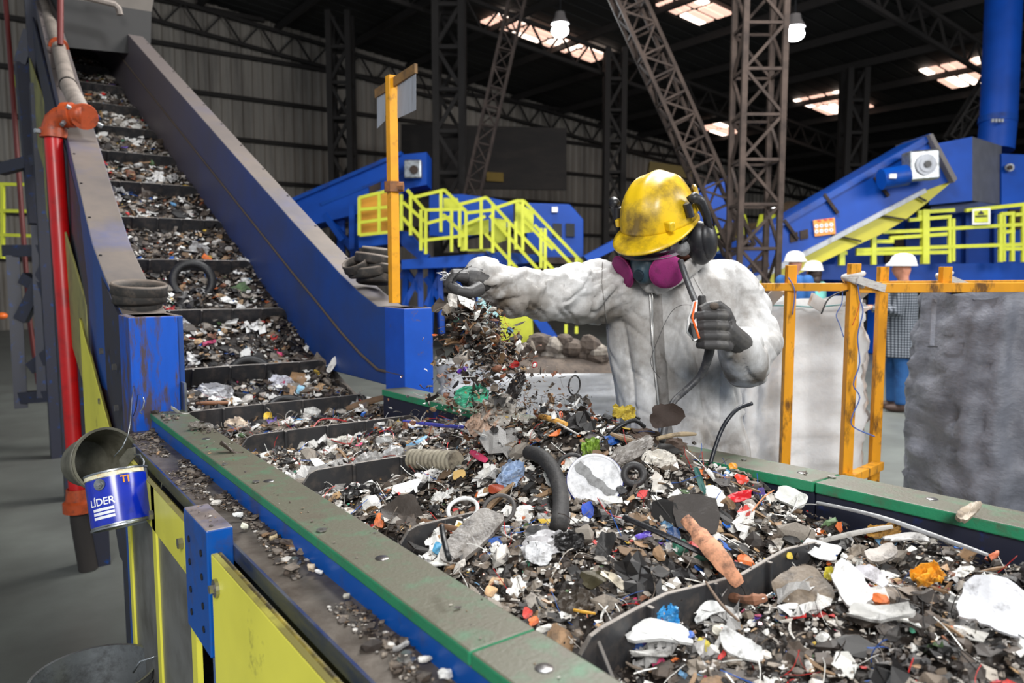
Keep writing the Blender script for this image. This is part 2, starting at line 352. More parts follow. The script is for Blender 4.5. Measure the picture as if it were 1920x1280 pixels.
for i in range(15):
    y=2.87+i*.47 if i else 2.87; t=taper(y,0); flight(y,incl,.60+t,1.36-t)
# green rails
def rail(pts,wi,hgt,y_split,lab_side):
    for i in range(len(pts)-1):
        a,b=Vector(pts[i]),Vector(pts[i+1]); d=(b-a).normalized(); a=a+d*.0015; b=b-d*.0015
        n=Vector((d.y,-d.x,0)); 
        if n.x<0: n=-n
        g=MB(); A=[a,a+n*wi,b+n*wi,b]
        g.prism([q+Vector((0,0,-.0)) for q in A],(0,0,-hgt)); g.build('rail',m_green,sort_,bev=.003)
rail([(.453,-1.2,1.1),(.453,.70,1.1),(.453,2.55,1.1)],.098,.020,0,'l')
RR=[(1.70,-1.2),(1.553,.522),(1.519,.957),(1.477,1.222),(1.40,1.75),(1.36,2.2),(1.355,2.54)]
def rr_in(y):
    for (x0,y0),(x1,y1) in zip(RR,RR[1:]):
        if y<=y1: return x0+(x1-x0)*(y-y0)/(y1-y0)-.10
    return RR[-1][0]-.1
for (x0,y0),(x1,y1) in [((1.70,-1.2),(1.530,.862)),((1.529,.866),(1.40,1.75)),((1.40,1.752),(1.36,2.54))]:
    g=MB(); g.prism([(x0-.105,y0,1.1),(x0,y0,1.1),(x1,y1,1.1),(x1-.105,y1,1.1)],(0,0,-.024)); g.build('rail',m_green,sort_,bev=.003)
    g=MB(); g.prism([(x0-.098,y0,1.076),(x0-.088,y0,1.076),(x1-.088,y1,1.076),(x1-.098,y1,1.076)],(0,0,-.17)); g.build('liner',m_bluewall,sort_)
    g=MB(); g.prism([(x0-.012,y0,1.076),(x0-.002,y0,1.076),(x1-.002,y1,1.076),(x1-.012,y1,1.076)],(0,0,-.17)); g.build('side_channel',m_blue,sort_)
# rail screws
for x,y in ((.50,.62),(.505,.55),(.50,1.02),(.50,1.55),(.50,2.05),(1.47,.92),(1.50,.66),(1.43,1.3)):
    g=MB(); g.lathe([(0,.0012),(.010,.0012),(.011,.0004),(.011,-.002)],(x,y,1.1),18); g.build('rail_screw',m_steel,sort_,smooth=True)
# left web, flange, inner liner
g=MB(); g.box((.455,-1.2,1.0),(.463,2.52,1.08)); g.build('side_channel',m_blue,sort_)
g=MB(); g.box((.535,-1.2,.90),(.543,2.52,1.08)); g.build('liner',m_bluewall,sort_)
m_flange=mat('worn_steel_flange',s2l(104,96,88),.42,.3,dirt=s2l(70,60,52),damt=.55,dscale=12,bump=.12)
g=MB(); g.box((.375,-1.2,1.038),(.46,2.55,1.046)); g.build('flange',m_flange,sort_,bev=.002)
g=MB(); g.box((.372,-1.2,1.018),(.377,2.55,1.046)); g.build('flange_lip',mat('steel_blue_lip',s2l(96,98,104),.3,.4,dirt=s2l(10,44,110),damt=.55,dscale=30,stretch=(1,.2,1)),sort_)
g=MB(); g.box((.392,-1.2,.70),(.402,2.5,1.036)); g.build('gap_shade',m_black,sort_)  # black sheet paints the shade of the deep gap below the flange
# bracket plate between the yellow guards
g=MB(); g.box((.325,1.36,.845),(.372,1.53,1.082)); g.build('bracket',m_blue,sort_,bev=.003)
for yy in (1.40,1.49):
    for zz in (1.03,.985,.93,.885):
        q=MB(); q.disc((.3245,yy,zz),(1,0,0),.0065,.003,10); q.build('bolt_hole',m_black,sort_)
# yellow guards
def guard_frame():
    t=thing('safety_guard','yellow framed guard with grey mesh windows hung on the conveyor side','guard',(.35,1.85,.5))
    y0,y1,z0,z1=1.535,2.30,.40,1.03; x0,x1=.340,.352
    g=MB(); w_=.04
    for a,b,c,d in ((y0,y1,z1-.11,z1),(y0,y1,z0,z0+w_),(y0,y0+w_,z0,z1),(y1-w_,y1,z0,z1),(1.90,1.94,z0,z1)): g.box((x0,a,c),(x1,b,d))
    g.build('frame',m_yellow,t,bev=.001)
    for a,b in ((y0+w_,1.90),(1.94,y1-w_)):
        g=MB(); g.box((x0+.005,a,z0+w_),(x0+.008,b,z1-.11)); g.build('window',mat('grey_window_sheet',s2l(118,118,116),.35,dirt=s2l(84,82,78),damt=.5,dscale=6),t)
    for yy,zz in ((2.22,.98),(1.62,.98),(1.92,.96),(2.22,.43)):
        g=MB(); g.disc((x0-.004,yy,zz),(1,0,0),.012,.012,6); g.build('bolt',m_bolt,t)
    g=MB(); g.box((.352,y0,z1-.03),(.372,y1,z1-.026)); g.build('top_lip',m_yellow,t)
guard_frame()
def guard_panel(y0,y1,z0,z1,lab):
    t=thing('safety_guard',lab,'guard',(.34,(y0+y1)/2,z0))
    g=MB(); g.box((.328,y0,z0),(.340,y1,z1)); g.build('sheet',m_yellow,t,bev=.002)
    g=MB(); g.box((.338,y0,z1-.014),(.347,y1,z1+.001)); g.build('folded_top',mat('grimy_yellow_edge',s2l(150,134,50),.5,dirt=s2l(34,28,22),damt=.75,dscale=18),t,bev=.004)
    for yy in (y1-.035,):
        for zz in (z1-.05,):
            g=MB(); g.disc((.325,yy,zz),(1,0,0),.016,.006,14); g.disc((.320,yy,zz),(1,0,0),.008,.012,6); g.build('bolt',m_bolt,t)
    g=MB(); g.box((.3255,y0+.44,z0+.16),(.3285,y0+.447,z0+.26)); g.build('slot',m_black,t)
guard_panel(-.9,1.345,.40,1.045,'large plain yellow guard sheet with blackened top edge nearest the camera')
# lower frame of the sorting conveyor
m_b2=m_bluedirty
for y in (-.6,1.44,2.42):
    g=MB(); g.box((.36,y-.05,0),(.46,y+.05,.92)); g.build('leg',m_blue,sort_)
g=MB(); g.box((.36,-1,.28),(.42,2.45,.36)); g.build('lower_beam',m_blue,sort_)
for y in (-.6,1.44,2.42): g=MB(); g.box((1.38,y-.05,0),(1.48,y+.05,.9)); g.build('leg',m_blue,sort_)
g=MB(); g.box((.40,-1.1,.55),(1.45,2.5,.60)); g.build('return_belt',m_belt,sort_)
# ---------------------------------------------------------------- inclined conveyor side walls
def side_wall(xi,xo,sgn,name):
    P=wall_pts(); g=MB(); ys=[2.55,2.7,2.78,2.87,2.95,3.05,3.15,3.28,3.4,3.55,3.7,4.2,4.9,5.6,6.4,7.3,8.2,9.2]
    def topz(y):
        for (a,b),(c,d) in zip(P,P[1:]):
            if y<=c: return b+(d-b)*(y-a)/(c-a)
        return P[-1][1]
    V=[]
    for y in ys:
        t=taper(y,0)*sgn; zt=topz(y); zb=max(1.06 if y<2.9 else 0,zt-.52 if y>2.95 else 1.09)
        zb=1.085 if y<=2.78 else max(1.085,belt_z(y)-.03) if y<3.5 else belt_z(y)-.05
        V+=[(xi+t,y,zb),(xi+t,y,zt),(xo+t,y,zt),(xo+t,y,zb)]
    fs=[]
    for i in range(len(ys)-1):
        for j in range(4): fs.append((i*4+j,i*4+(j+1)%4,(i+1)*4+(j+1)%4,(i+1)*4+j))
    fs+=[(0,1,2,3),tuple((len(ys)-1)*4+j for j in (3,2,1,0))]; g.add(V,fs)
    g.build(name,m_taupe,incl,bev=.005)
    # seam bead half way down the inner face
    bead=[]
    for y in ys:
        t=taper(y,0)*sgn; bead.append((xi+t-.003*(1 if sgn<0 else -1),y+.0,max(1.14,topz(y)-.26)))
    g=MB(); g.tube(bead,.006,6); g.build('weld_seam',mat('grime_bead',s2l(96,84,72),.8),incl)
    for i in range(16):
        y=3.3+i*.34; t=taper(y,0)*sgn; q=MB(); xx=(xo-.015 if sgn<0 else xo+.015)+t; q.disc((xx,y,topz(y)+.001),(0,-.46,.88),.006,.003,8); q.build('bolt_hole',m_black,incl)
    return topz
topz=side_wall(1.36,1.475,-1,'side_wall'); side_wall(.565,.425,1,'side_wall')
# end boxes (faces towards the sorting belt)
g=MB(); g.box((.405,2.535,.93),(.545,2.72,1.402)); g.build('end_post',mat('stained_blue_paint',s2l(20,84,190),.4,dirt=s2l(82,66,52),damt=.5,dscale=12,stretch=(2,1,.35),top=DUST,dsharp=.05),incl,bev=.004)
g=MB(); g.box((1.352,2.535,1.02),(1.478,2.70,1.402)); g.build('end_post',mat('scuffed_blue_paint',s2l(16,80,185),.4,dirt=s2l(100,84,70),damt=.22,dscale=16,top=DUST,dsharp=.04),incl,bev=.004)
g=MB(); g.box((.549,2.50,1.06),(.556,2.545,1.19)); g.build('splice_strip',m_galv,incl)
# hood over the top of the incline
y=7.0; t=taper(y,0)
g=MB(); a=at(120,88,y=6.9); b=at(282,104,y=6.9); c=at(284,22,y=6.9); d=at(112,-6,y=6.9)
g.prism([a,b,c,d],(0,.8,.4)); g.build('hood',mat('dark_hood',s2l(30,28,27),.6,dirt=s2l(20,19,18),damt=.4,dscale=3),incl)
g=MB(); g.prism([c,d,at(100,-60,y=7.0),at(300,-60,y=7.0)],(0,.3,.2)); g.build('hood_top',mat('hood_top_dust',s2l(84,78,72),.7),incl)
g=MB(); g.tube([at(150,-8,y=6.7),at(215,8,y=6.7),at(222,16,y=6.7),at(225,28,y=6.7)],.025,8); g.build('hood_pipe',m_greypipe,incl,smooth=True)
# outer skirt: left side of the incline, blue legs with yellow guards
for yy in (3.0,4.4,5.8,7.2):
    t=taper(yy,0); zb=belt_z(yy); g=MB(); g.box((.43+t*.5,yy-.06,0),(.53+t*.5,yy+.06,zb)); g.build('leg',m_bluedirty,incl); g=MB(); g.box((1.40-t,yy-.06,0),(1.47-t,yy+.06,zb)); g.build('leg',m_bluedirty,incl)
g=MB(); g.prism([(.425,2.74,.94),(.425,2.74,1.385),(.445,3.5,1.62),(.66,9,4.4),(.66,9,3.9),(.46,4.0,1.25),(.425,3.0,.50),(.425,2.74,.5)],(-.012,0,0)); g.build('skirt',m_bluedirty,incl)
for k,(ya,yb) in enumerate(((2.95,3.7),(3.8,4.8),(4.9,6.0),(6.1,7.6))):
    tt=.41+taper((ya+yb)/2,0)*.9; zt=lambda yy: .52*(yy-3.0)+.98
    g=MB(); g.prism([(tt,ya,zt(ya)),(tt,yb,zt(yb)),(tt,yb,max(.62+.3*k,zt(yb)-.6)),(tt,ya,max(.62+.3*k,zt(ya)-.6))],(-.01,0,0)); g.build('guard_sheet',m_yellow if k<1 else mat('dull_yellow_guard',s2l(150,146,88),.6,dirt=s2l(90,86,66),damt=.4,dscale=4),incl,bev=.003)
for yy,zz in ((2.82,1.22),(2.82,1.08),(2.9,.9),(3.1,1.25),(3.2,1.05)):
    g=MB(); g.disc((.40,yy,zz),(1,0,0),.012,.012,6); g.build('bolt',m_bolt,incl)
# ================================================================ PROPS AROUND THE CONVEYOR
# amber sign post standing on the right wall
p0=at(741,545,x=1.42); p0.z=1.42
t=thing('sign_post','amber steel post with grey sign sheets standing on the blue side wall end','post',(1.418,2.74,1.44))
top=at(734,142,x=1.42)
g=MB(); g.bar((1.418,2.74,1.415),(1.418,2.74,2.315),.036,.036,up=(0,1,0)); g.build('post',m_amberclean,t,bev=.002)
A=at(708,160,x=1.50); 
arm0=at(707,172,x=1.40); 
s0,s1=at(705,176,d=3.12),at(780,128,d=2.78)
g=MB(); g.bar(s0+Vector((0,0,0)),s1,.012,.035); g.build('crossbar',mat('rusty_amber',s2l(150,112,62),.6,dirt=s2l(90,70,50),damt=.5),t)
for (a,b) in (((707,183),(722,242)),((745,152),(780,212))):
    fa=(a[0]-705)/75; fb=(b[0]-705)/75
    P=lambda f,y: at(705+75*f,y,d=3.12-.34*f)
    g=MB()
    q=[P(fa,183 if a[0]<730 else 160),P(fb,172 if a[0]<730 else 138),P(fb,226 if a[0]<730 else 206),P(fa,241 if a[0]<730 else 222)]
    g.prism(q,FW*.003); g.build('sign_sheet',m_sign,t)
g=MB(); c=Vector((1.418,2.74,at(740,350,x=1.42).z))
g.tube([c-Vector((0,0,.02)),c+Vector((0,0,.02))],[.036,.036],8); g.disc(c+RT*.03-FW*.01,RT,.02,.03,8); g.build('clamp',mat('rusty_clamp',s2l(150,96,50),.6,dirt=s2l(84,60,50),damt=.5,dscale=30),t)
# stacked V-belt pulley rings / worn rubber rings on the wall tops
def ring(name,c,R,lab,group,tilt=(0,0,1),r2=.75,h=.022):
    o=thing(name,lab,'rubber ring',c,group); 
    g=MB(); g.lathe([(R*r2,-h*.2),(R*.9,-h),(R,-h*.6),(R*.97,0),(R,h*.5),(R*.95,h),(R*.88,h*.7),(R*r2,h*.1)],c,36,tilt,closed=True); g.build('rim',m_rim,o,smooth='all')
    return o
cL=at(256,545,x=.5); cL=Vector((.495,2.84,1.43))
rb=[]
for i,(dz,R,tl) in enumerate(((.0,.072,(.05,-.12,1)),(.028,.088,(-.04,-.06,1)),(.056,.092,(.02,-.16,1)))):
    rb.append(ring('rubber_ring',(.495,2.86,1.425+dz),R,['smallest and lowest dusty black rubber ring of the stack on the left wall end','middle dusty black rubber ring of the stack on the left wall end','topmost wide dusty black rubber ring of the stack on the left wall end'][i],'rubber rings stacked on the left wall end',tl))
g=MB(); g.lathe([(0,-.012),(.070,-.004),(.075,.004),(0,.0)],(.495,2.86,1.474),32,(.02,-.16,1)); g.build('disc_plate',m_rim,rb[2],smooth=True)
for i,(px,py,R,tl) in enumerate(((703,522,.080,(.1,.1,1)),(690,508,.086,(-.15,0,1)),(712,498,.088,(.1,-.15,1)),(668,497,.058,(-.55,-.2,1)),(700,486,.080,(.15,-.05,1)),(702,473,.055,(.05,-.1,1)))):
    c=at(px,py,y=2.93); 
    ring('rubber_ring',c,R,['lowest worn black rubber ring of the heap behind the amber post','second lowest worn rubber ring of the heap behind the amber post','third worn rubber ring up in the heap behind the amber post','small worn rubber ring slipping off the left of the heap by the amber post','large ring just below the top one in the heap behind the amber post','small topmost worn rubber ring of the heap behind the amber post'][i],'rubber rings heaped by the amber post',tl)
# fire pipe
rx,ry=.547,5.553
rp=at(150,950,d=3.9); 
t=thing('fire_pipe','bright red vertical pipe with orange elbow left of the inclined conveyor','pipe',(rp.x,rp.y,0))
bx=at(148,940,d=3.85); tx=at(100,250,d=3.85)
g=MB(); g.tube([bx,tx],.043,20); g.build('pipe',m_red,t,smooth=True)
g=MB(); g.lathe([(.0,.0),(.075,.0),(.075,.05),(.06,.06),(.055,.12),(.048,.12)],bx-UP*.05,20); g.build('base_coupling',m_orange,t,smooth=True)
g=MB(); g.tube([bx-UP*.04,bx-UP*.10,Vector((bx.x,bx.y,0))+RT*.03],.045,14); g.build('floor_stub',m_darkfar,t,smooth=True)
e1=at(165,222,d=3.62); pts=[tx]+[tx.lerp(tx,0)]
pts=[tx+Vector((0,0,-.02)),tx+Vector((0,0,.03)),tx+Vector((0,0,.06))+RT*.012,tx+Vector((0,0,.082))+RT*.04,tx+Vector((0,0,.09))+RT*.08,tx+Vector((0,0,.095))+RT*.14,tx+Vector((0,0,.09))+RT*.165]
g=MB(); g.tube(pts,[.052]*len(pts),16); g.build('elbow',m_orange,t,smooth='all')
for c,ax in ((tx+Vector((0,0,-.0)),UP),(tx+Vector((0,0,.092))+RT*.085,RT),(tx+Vector((0,0,.085))+RT*.165,Vector((0.1,1,.3)))):
    g=MB(); g.disc(c,ax,.064,.045,20); 
    g.build('coupling',m_orange,t,smooth=True)
    for s in (-1,1):
        g=MB(); o_=Vector(ax).cross(Vector((.3,-.8,.5))).normalized(); g.disc(c+o_*.07*s,o_,.012,.04,6); g.build('coupling_bolt',m_galv,t)
# grey conduit going up from the elbow along the side wall, red riser at its end
ga=tx+Vector((0,0,.085))+RT*.165; gb=at(112,92,y=6.0); 
gb=at(110,88,d=5.2)
t2=thing('grey_pipe','dusty grey pipe running up along the left side wall from the orange elbow','pipe',ga)
g=MB(); g.tube([ga,at(128,160,d=4.2),gb,at(86,20,d=6.1),at(74,-20,d=6.6)],.043,16); g.build('pipe',m_greypipe,t2,smooth='all')
for c in (at(128,160,d=4.2),):
    g=MB(); g.disc(c,(gb-ga),.047,.012,18); g.build('pipe_clamp',m_black,t2,smooth=True)
g=MB(); g.tube([at(113,84,d=5.0),at(113,-30,d=5.0)],.020,10); t3=solo('riser_pipe',g,mat('dark_red_pipe',s2l(96,26,22),.5),'thin dark red riser pipe rising from the grey pipe at the top left','pipe',smooth=True)
g=MB(); g.disc(gb,(gb-ga),.062,.04,18); g.build('saddle_clamp',m_orange,t2,smooth=True)
g=MB(); g.tube([at(72,720,d=7),at(55,600,d=7),at(20,120,d=7),at(8,-30,d=7)],.022,8); solo('riser_pipe',g,mat('dark_red_pipe',s2l(96,26,22),.5),'thin dark red pipe hanging beside the left edge of the photo','pipe',smooth=True)
# bucket, can and pail
def bail(mb,a,b,sag,r=.0022,side=None):
    a,b=Vector(a),Vector(b); side=side or Vector((0,0,-1)); P=[]
    for i in range(13):
        t=i/12; P.append(a.lerp(b,t)+side*sag*math.sin(math.pi*t))
    mb.tube(P,r,6)
def bucket(loc,axis,R0,R1,h,name,lab,m,handle=None,ribs=True):
    ax=Vector(axis).normalized(); t=thing(name,lab,'bucket',loc)
    g=MB(); th=.003
    prof=[(0,0),(R0,0),(R0*1.01,.004)]+[(R0+(R1-R0)*k/6,h*k/6) for k in range(1,6)]
    prof+=[(R1,h),(R1+.003,h+.002),(R1-.004,h+.001),(R1-.005,h-.01),(R0-.004,.006),(0,.006)]
    g.lathe(prof,loc,36,ax); g.build('body',m,t,smooth=True)
    if ribs:
        for q in (.86,.82):
            g=MB(); g.torus(Vector(loc)+ax*h*q,ax,R0+(R1-R0)*q+.001,.0035,36,6); g.build('rim_band',m,t,smooth='all')
    return t
m_dirtyb=mat('grimy_grey_bucket',s2l(104,102,90),.45,dirt=s2l(60,58,46),damt=.5,dscale=12,bump=.1)
ax=(RT*.80+UP*.22-FW*.58).normalized(); bc=at(168,866,d=2.16)
bk=bucket(bc-ax*.03,ax,.066,.088,.135,'hanging_bucket','grimy grey bucket tipped sideways, hanging beside the blue end post',m_dirtyb)
g=MB(); g.tube([at(214,856,d=1.98),at(230,838,d=1.97),at(240,815,d=1.98),at(244,792,d=2.05),at(247,750,d=2.2),at(252,715,d=2.35)],.0018,6); g.build('handle',m_galv,bk,smooth='all')
g=MB(); g.prism([at(x,y,d=1.99) for x,y in ((222,862),(238,842),(252,838),(254,856),(238,874),(224,878))],FW*.008); g.build('ear_patch',m_dirtyb,bk,bev=.002)
# paint can with label
def on_axis(c,a,u,r,th,z): return c+a*z+(u*math.cos(th)+a.cross(u)*math.sin(th))*r
ct=at(217,884,d=1.845); cb=at(232,986,d=1.822); a=(ct-cb).normalized(); H=(ct-cb).length; R=.069
cc=cb+FW*.0; can=thing('paint_can','blue paint can with white lettering hanging by a hook from the yellow guard','can',cb)
g=MB(); g.lathe([(0,.004),(R-.003,.004),(R-.002,0),(R+.002,0),(R+.002,.004),(R,.006),(R,H-.006),(R+.002,H-.004),(R+.002,H),(R-.004,H),(R-.005,H-.004),(R-.003,.008),(0,.008)],cb,48,a)
g.build('body',m_galv,can,smooth=True)
u=(-FW-a*(-FW).dot(a)).normalized(); 
def patch(th0,th1,z0,z1,off,m,name,par=can,n=14):
    g=MB(); vs=[]; 
    for i in range(n+1):
        th=th0+(th1-th0)*i/n
        for z in (z0,z1): vs.append(on_axis(cb,a,u,R+off,th,z))
    for i in range(n+1):
        th=th0+(th1-th0)*i/n
        for z in (z0,z1): vs.append(on_axis(cb,a,u,R+off-.0006,th,z))
    k=2*(n+1); fs=[(2*i,2*i+2,2*i+3,2*i+1) for i in range(n)]+[(k+2*i,k+2*i+1,k+2*i+3,k+2*i+2) for i in range(n)]
    g.add(vs,fs); return g.build(name,m,par,smooth='all')
sg=1 if a.cross(u).dot(RT)>0 else -1
m_lab=mat('blue_can_label',s2l(12,40,170),.22,dirt=s2l(10,24,110),damt=.2,dscale=30,coat=.4)
m_lw=mat('white_label_print',s2l(236,238,244),.35,var=.03)
patch(-1.25*sg,1.7*sg,.009,H-.016,.0006,m_lab,'label')
patch(-1.57*sg,-1.27*sg,.055,H-.02,.0006,mat('yellowish_label_side',s2l(120,120,50),.5,dirt=s2l(40,70,110),damt=.5,dscale=60),'label_edge')
patch(-1.5*sg,-1.05*sg,.012,.07,.0010,m_lw,'small_label')
patch(-1.57*sg,1.57*sg,H-.014,H-.004,.0012,mat('yellow_white_band',s2l(226,220,190),.4,dirt=s2l(200,150,40),damt=.4,dscale=60),'rim_band')
for k in range(3): patch(-.42*sg,.34*sg,.024+.0095*k,.0305+.0095*k,.0012,m_lw,'label_bar')
# text bent around the can
def can_text(txt,th,z,size,m,name):
    cu=bpy.data.curves.new(name,'FONT'); cu.body=txt; cu.size=size; cu.align_x='CENTER'; cu.extrude=.0002; cu.offset=.0004
    o=bpy.data.objects.new(name,cu); sc.collection.objects.link(o); dg=bpy.context.evaluated_depsgraph_get()
    me=bpy.data.meshes.new_from_object(o.evaluated_get(dg)); sc.collection.objects.unlink(o); bpy.data.objects.remove(o)
    for v in me.vertices:
        x,y,zz=v.co; v.co=on_axis(cb,a,u,R+.0016+zz,th+sg*x/R,z+y)-cb
    me.materials.append(m); ob=bpy.data.objects.new(name,me); sc.collection.objects.link(ob); ob.parent=can
can_text('LÍDER',-.06*sg,.056,.024,m_lw,'lettering')
can_text('TI',.78*sg,H-.036,.024,mat('orange_print',s2l(230,150,20),.4),'lettering')
g=MB(); c=on_axis(cb,a,u,R+.002,-.02*sg,H-.030); nrm=(c-(cb+a*(H-.03))).normalized(); g.disc(c,nrm,.0135,.003,24); g.disc(c+nrm*.002,nrm,.009,.004,20); g.build('handle_ear',m_galv,can)
g=MB(); e=c+nrm*.004; g.disc(e,nrm,.004,.004,12); g.build('ear_stud',m_bolt,can)
g=MB(); g.tube([at(262,900,d=1.86),at(268,880,d=1.86),at(270,865,d=1.88),at(262,852,d=1.9),at(252,852,d=1.95)],.0022,6); g.build('handle',m_galv,can,smooth='all')
# wire hooks
def wire(name,pts,d,lab,r=.0018,m=None,cat='wire hook'):
    g=MB(); g.tube([at(x,y,d=(d if not isinstance(d,tuple) else d[0]+(d[1]-d[0])*i/(len(pts)-1))) for i,(x,y) in enumerate(pts)],r,6); return solo(name,g,m or m_galv,lab,cat,smooth='all')
wire('wire_hook',[(300,957),(294,958),(299,930),(304,905),(311,890),(318,888)],(1.86,1.84),'long bent wire hook hanging over the top of the yellow framed guard')
wire('wire_hook',[(266,776),(262,772),(268,765),(271,752),(268,745)],2.22,'short bent wire hook on the stained blue end post')
wire('cord',[(250,780),(256,762),(258,740),(266,740)],2.25,'thin dark wire beside the blue end post',.001,m_black,'wire')
# galvanised pail at the bottom edge
pc=at(180,1330,z=.42)
pail=bucket(Vector((pc.x,pc.y,.30)),(0,0,1),.11,.145,.22,'galvanised_pail','galvanised metal pail at the bottom left edge with a wire handle',m_galv)
g=MB(); g.box((pc.x-.18,pc.y-.18,0),(pc.x+.18,pc.y+.18,.298)); solo('stool_block',g,m_bluedirty,'low box under the galvanised pail at the bottom left','box')
q=Vector((pc.x,pc.y,.52)); g=MB(); g.tube([q+RT*.10,q+RT*.12+UP*.03,q+RT*.17+UP*.04+FW*.02,q+RT*.22+UP*.035+FW*.05],.0028,6); g.build('handle',m_galv,pail,smooth='all')
# left-hand blue frames and yellow rail behind the red pipe
def frame(name,lab,cat,bars,d,m,w,group=None,dep=None,pn='beam'):
    P=[[at(x,y,d=(dd if (dd:=(q[2] if len(q)>2 else d)) else d)) for q in b for x,y in (q[:2],)] for b in bars]
    t=thing(name,lab,cat,P[0][0],group)
    for b in P:
        g=MB(); g.bar(b[0],b[1],w,dep or w); g.build(pn,m,t)
    return t
frame('support_frame','dark blue braced steel frame standing behind the red pipe','frame',[((40,765),(24,480)),((84,745),(70,350)),((70,350),(70,40)),((190,735),(40,745)),((40,600),(130,420)),((45,520),(110,560)),((135,640),(60,690)),((60,690),(150,620)),((175,700),(168,300)),((110,300),(95,60)),((10,470),(110,470))],6.6,m_bluedirty,.10)
frame('support_frame','upper dark blue frame with struts above the orange elbow','frame',[((40,120),(66,420)),((58,0),(80,330)),((40,120),(58,60)),((0,318),(70,300))],6.2,m_bluedirty,.09)
frame('handrail','yellow handrail behind the blue frame at the left edge','handrail',[((0,345),(100,347)),((0,395),(96,397)),((0,440),(96,443)),((5,345),(5,485)),((96,347),(96,443))],8,m_yellowfar,.035,pn='rail_bar')
g=MB(); g.prism([at(x,y,d=7.2) for x,y in ((26,140),(40,140),(41,185),(34,178),(28,160))],FW*.01); solo('tag_plate',g,m_yellowfar,'small bright yellow plate near the top left corner','plate')
g=MB(); g.ell(at(4,592,d=7.5),.05,.05,.035); solo('helmet',g,mat('orange_plastic',s2l(230,110,40),.4),'orange dome at the left edge of the photo beside the blue frame','helmet',smooth=True)
g=MB(); 
for i in range(24):
    c=at(random.uniform(-10,25),random.uniform(690,735),d=8.2); c.z=max(.05,c.z); g.ell(c,random.uniform(.05,.12),.1,random.uniform(.04,.1),8,5)
solo('waste_heap',g,mat('grey_heap',s2l(120,114,108),.8,dirt=s2l(60,54,50),damt=.5,dscale=20),'small grey waste heap on the floor at the left edge','waste',kind=None) if False else None
# ================================================================ BACKGROUND MACHINES, LEFT
def c8(x,y): return (560+x/2.285,240+y/2.285)
def pr(name,pts,d,dep,m,parent,bev=0,f=None):
    g=MB(); g.prism([at(*(f(*p) if f else p),d=d) for p in pts],FW*dep); return g.build(name,m,parent,bev=bev)
lc=thing('feed_conveyor','blue sloping conveyor behind the amber post, rising to the right','conveyor',at(700,600,d=14.4))
pr('trough',[(470,412),(752,290),(800,285),(800,346),(770,352),(690,396),(600,418),(470,460)],14.4,.9,m_bluefar,lc)
pr('top_flange',[(470,404),(752,283),(752,290),(470,412)],14.3,1.05,m_bluec,lc)
pr('stiffener',[(600,380),(760,318),(762,322),(602,386)],14.38,.05,m_bluec,lc)
pr('dark_window',[(692,350),(714,340),(714,354),(693,364)],14.38,.03,m_dark,lc)
g=MB(); g.obox(at(775,318,d=14.2),RT*.16,FW*.12,UP*.17); g.build('gearbox',m_galv,lc,bev=.02)
g=MB(); g.disc(at(776,318,d=14.05),FW,.08,.06,16); g.build('gearbox_hub',m_dark,lc)
for x in (640,665):
    g=MB(); g.bar(at(x,385,d=14.8),at(x,500,d=14.8),.14); g.build('leg',m_bluefar,lc)
g=MB(); g.bar(at(612,405,d=14.6),at(668,475,d=14.6),.12); g.build('leg_brace',m_bluefar,lc)
pf=thing('service_platform','blue platform with yellow handrails and stairs in the middle background','platform',at(760,690,d=13.5))
def beamq(pts,d,dep,m=m_bluefar,name='deck_beam'): return pr(name,pts,d,dep,m,pf,f=c8)
beamq([(255,468),(390,452),(440,440),(440,490),(258,512)],13.6,1.6)
beamq([(440,440),(470,445),(560,548),(525,572),(440,500)],13.5,.3,name='stringer')
beamq([(440,565),(860,530),(1060,545),(1060,570),(860,590),(440,604)],13.4,1.6)
beamq([(800,525),(830,530),(905,610),(870,612)],13.3,.3,name='stringer')
beamq([(990,800),(1040,800),(1120,905),(1060,905)],13.0,.3,name='stringer')
for (a,b) in (((460,600),(455,850)),((520,600),(525,880)),((570,600),(560,890)),((600,600),(612,880)),((455,600),(520,700)),((520,620),(450,760)),((545,640),(610,740)),((600,640),(545,760)),((640,600),(700,690)),((820,870),(900,780)),((890,790),(950,890)),((965,815),(968,890)),((430,640),(470,600)),((770,720),(775,890)),((230,330),(230,520)),((110,370),(190,480)),((840,580),(1000,600))):
    g=MB(); g.bar(at(*c8(*a),d=13.9),at(*c8(*b),d=13.9),.10); g.build('support_strut',m_bluefar,pf)
rails=[[(257,300),(385,268)],[(257,350),(385,338)],[(262,405),(385,388)],[(262,458),(385,446)],
 [(465,265),(540,352)],[(448,318),(540,400)],[(440,378),(540,488)],[(497,296),(625,265)],[(540,352),(705,348)],[(545,410),(660,378)],[(625,265),(718,358)],[(620,370),(710,460)],
 [(685,328),(805,298)],[(710,365),(840,350)],[(710,415),(800,378)],[(545,480),(720,460)],[(805,298),(1112,628)],[(820,375),(1030,610)],[(800,452),(945,612)],[(835,345),(935,312)],[(935,312),(965,312)],[(965,312),(1216,578)],[(1010,415),(1190,605)],[(960,390),(1090,520)]]
for r_ in rails:
    g=MB(); g.bar(at(*c8(*r_[0]),d=13.2),at(*c8(*r_[1]),d=13.2),.055,.055); g.build('handrail',m_yellowfar,pf)
for x,y0,y1 in ((260,300,460),(345,285,455),(440,285,440),(480,290,460),(524,350,525),(545,350,540),(610,270,445),(655,345,530),(690,345,510),(717,360,525),(782,305,520),(832,330,535),(902,400,595),(930,400,520),(960,310,525),(1056,430,620),(1038,430,600),(1190,560,610),(1145,840,880),(1190,850,880)):
    g=MB(); g.bar(at(*c8(x,y0),d=13.2),at(*c8(x,y1),d=13.2),.055,.055); g.build('handrail_post',m_yellowfar,pf)
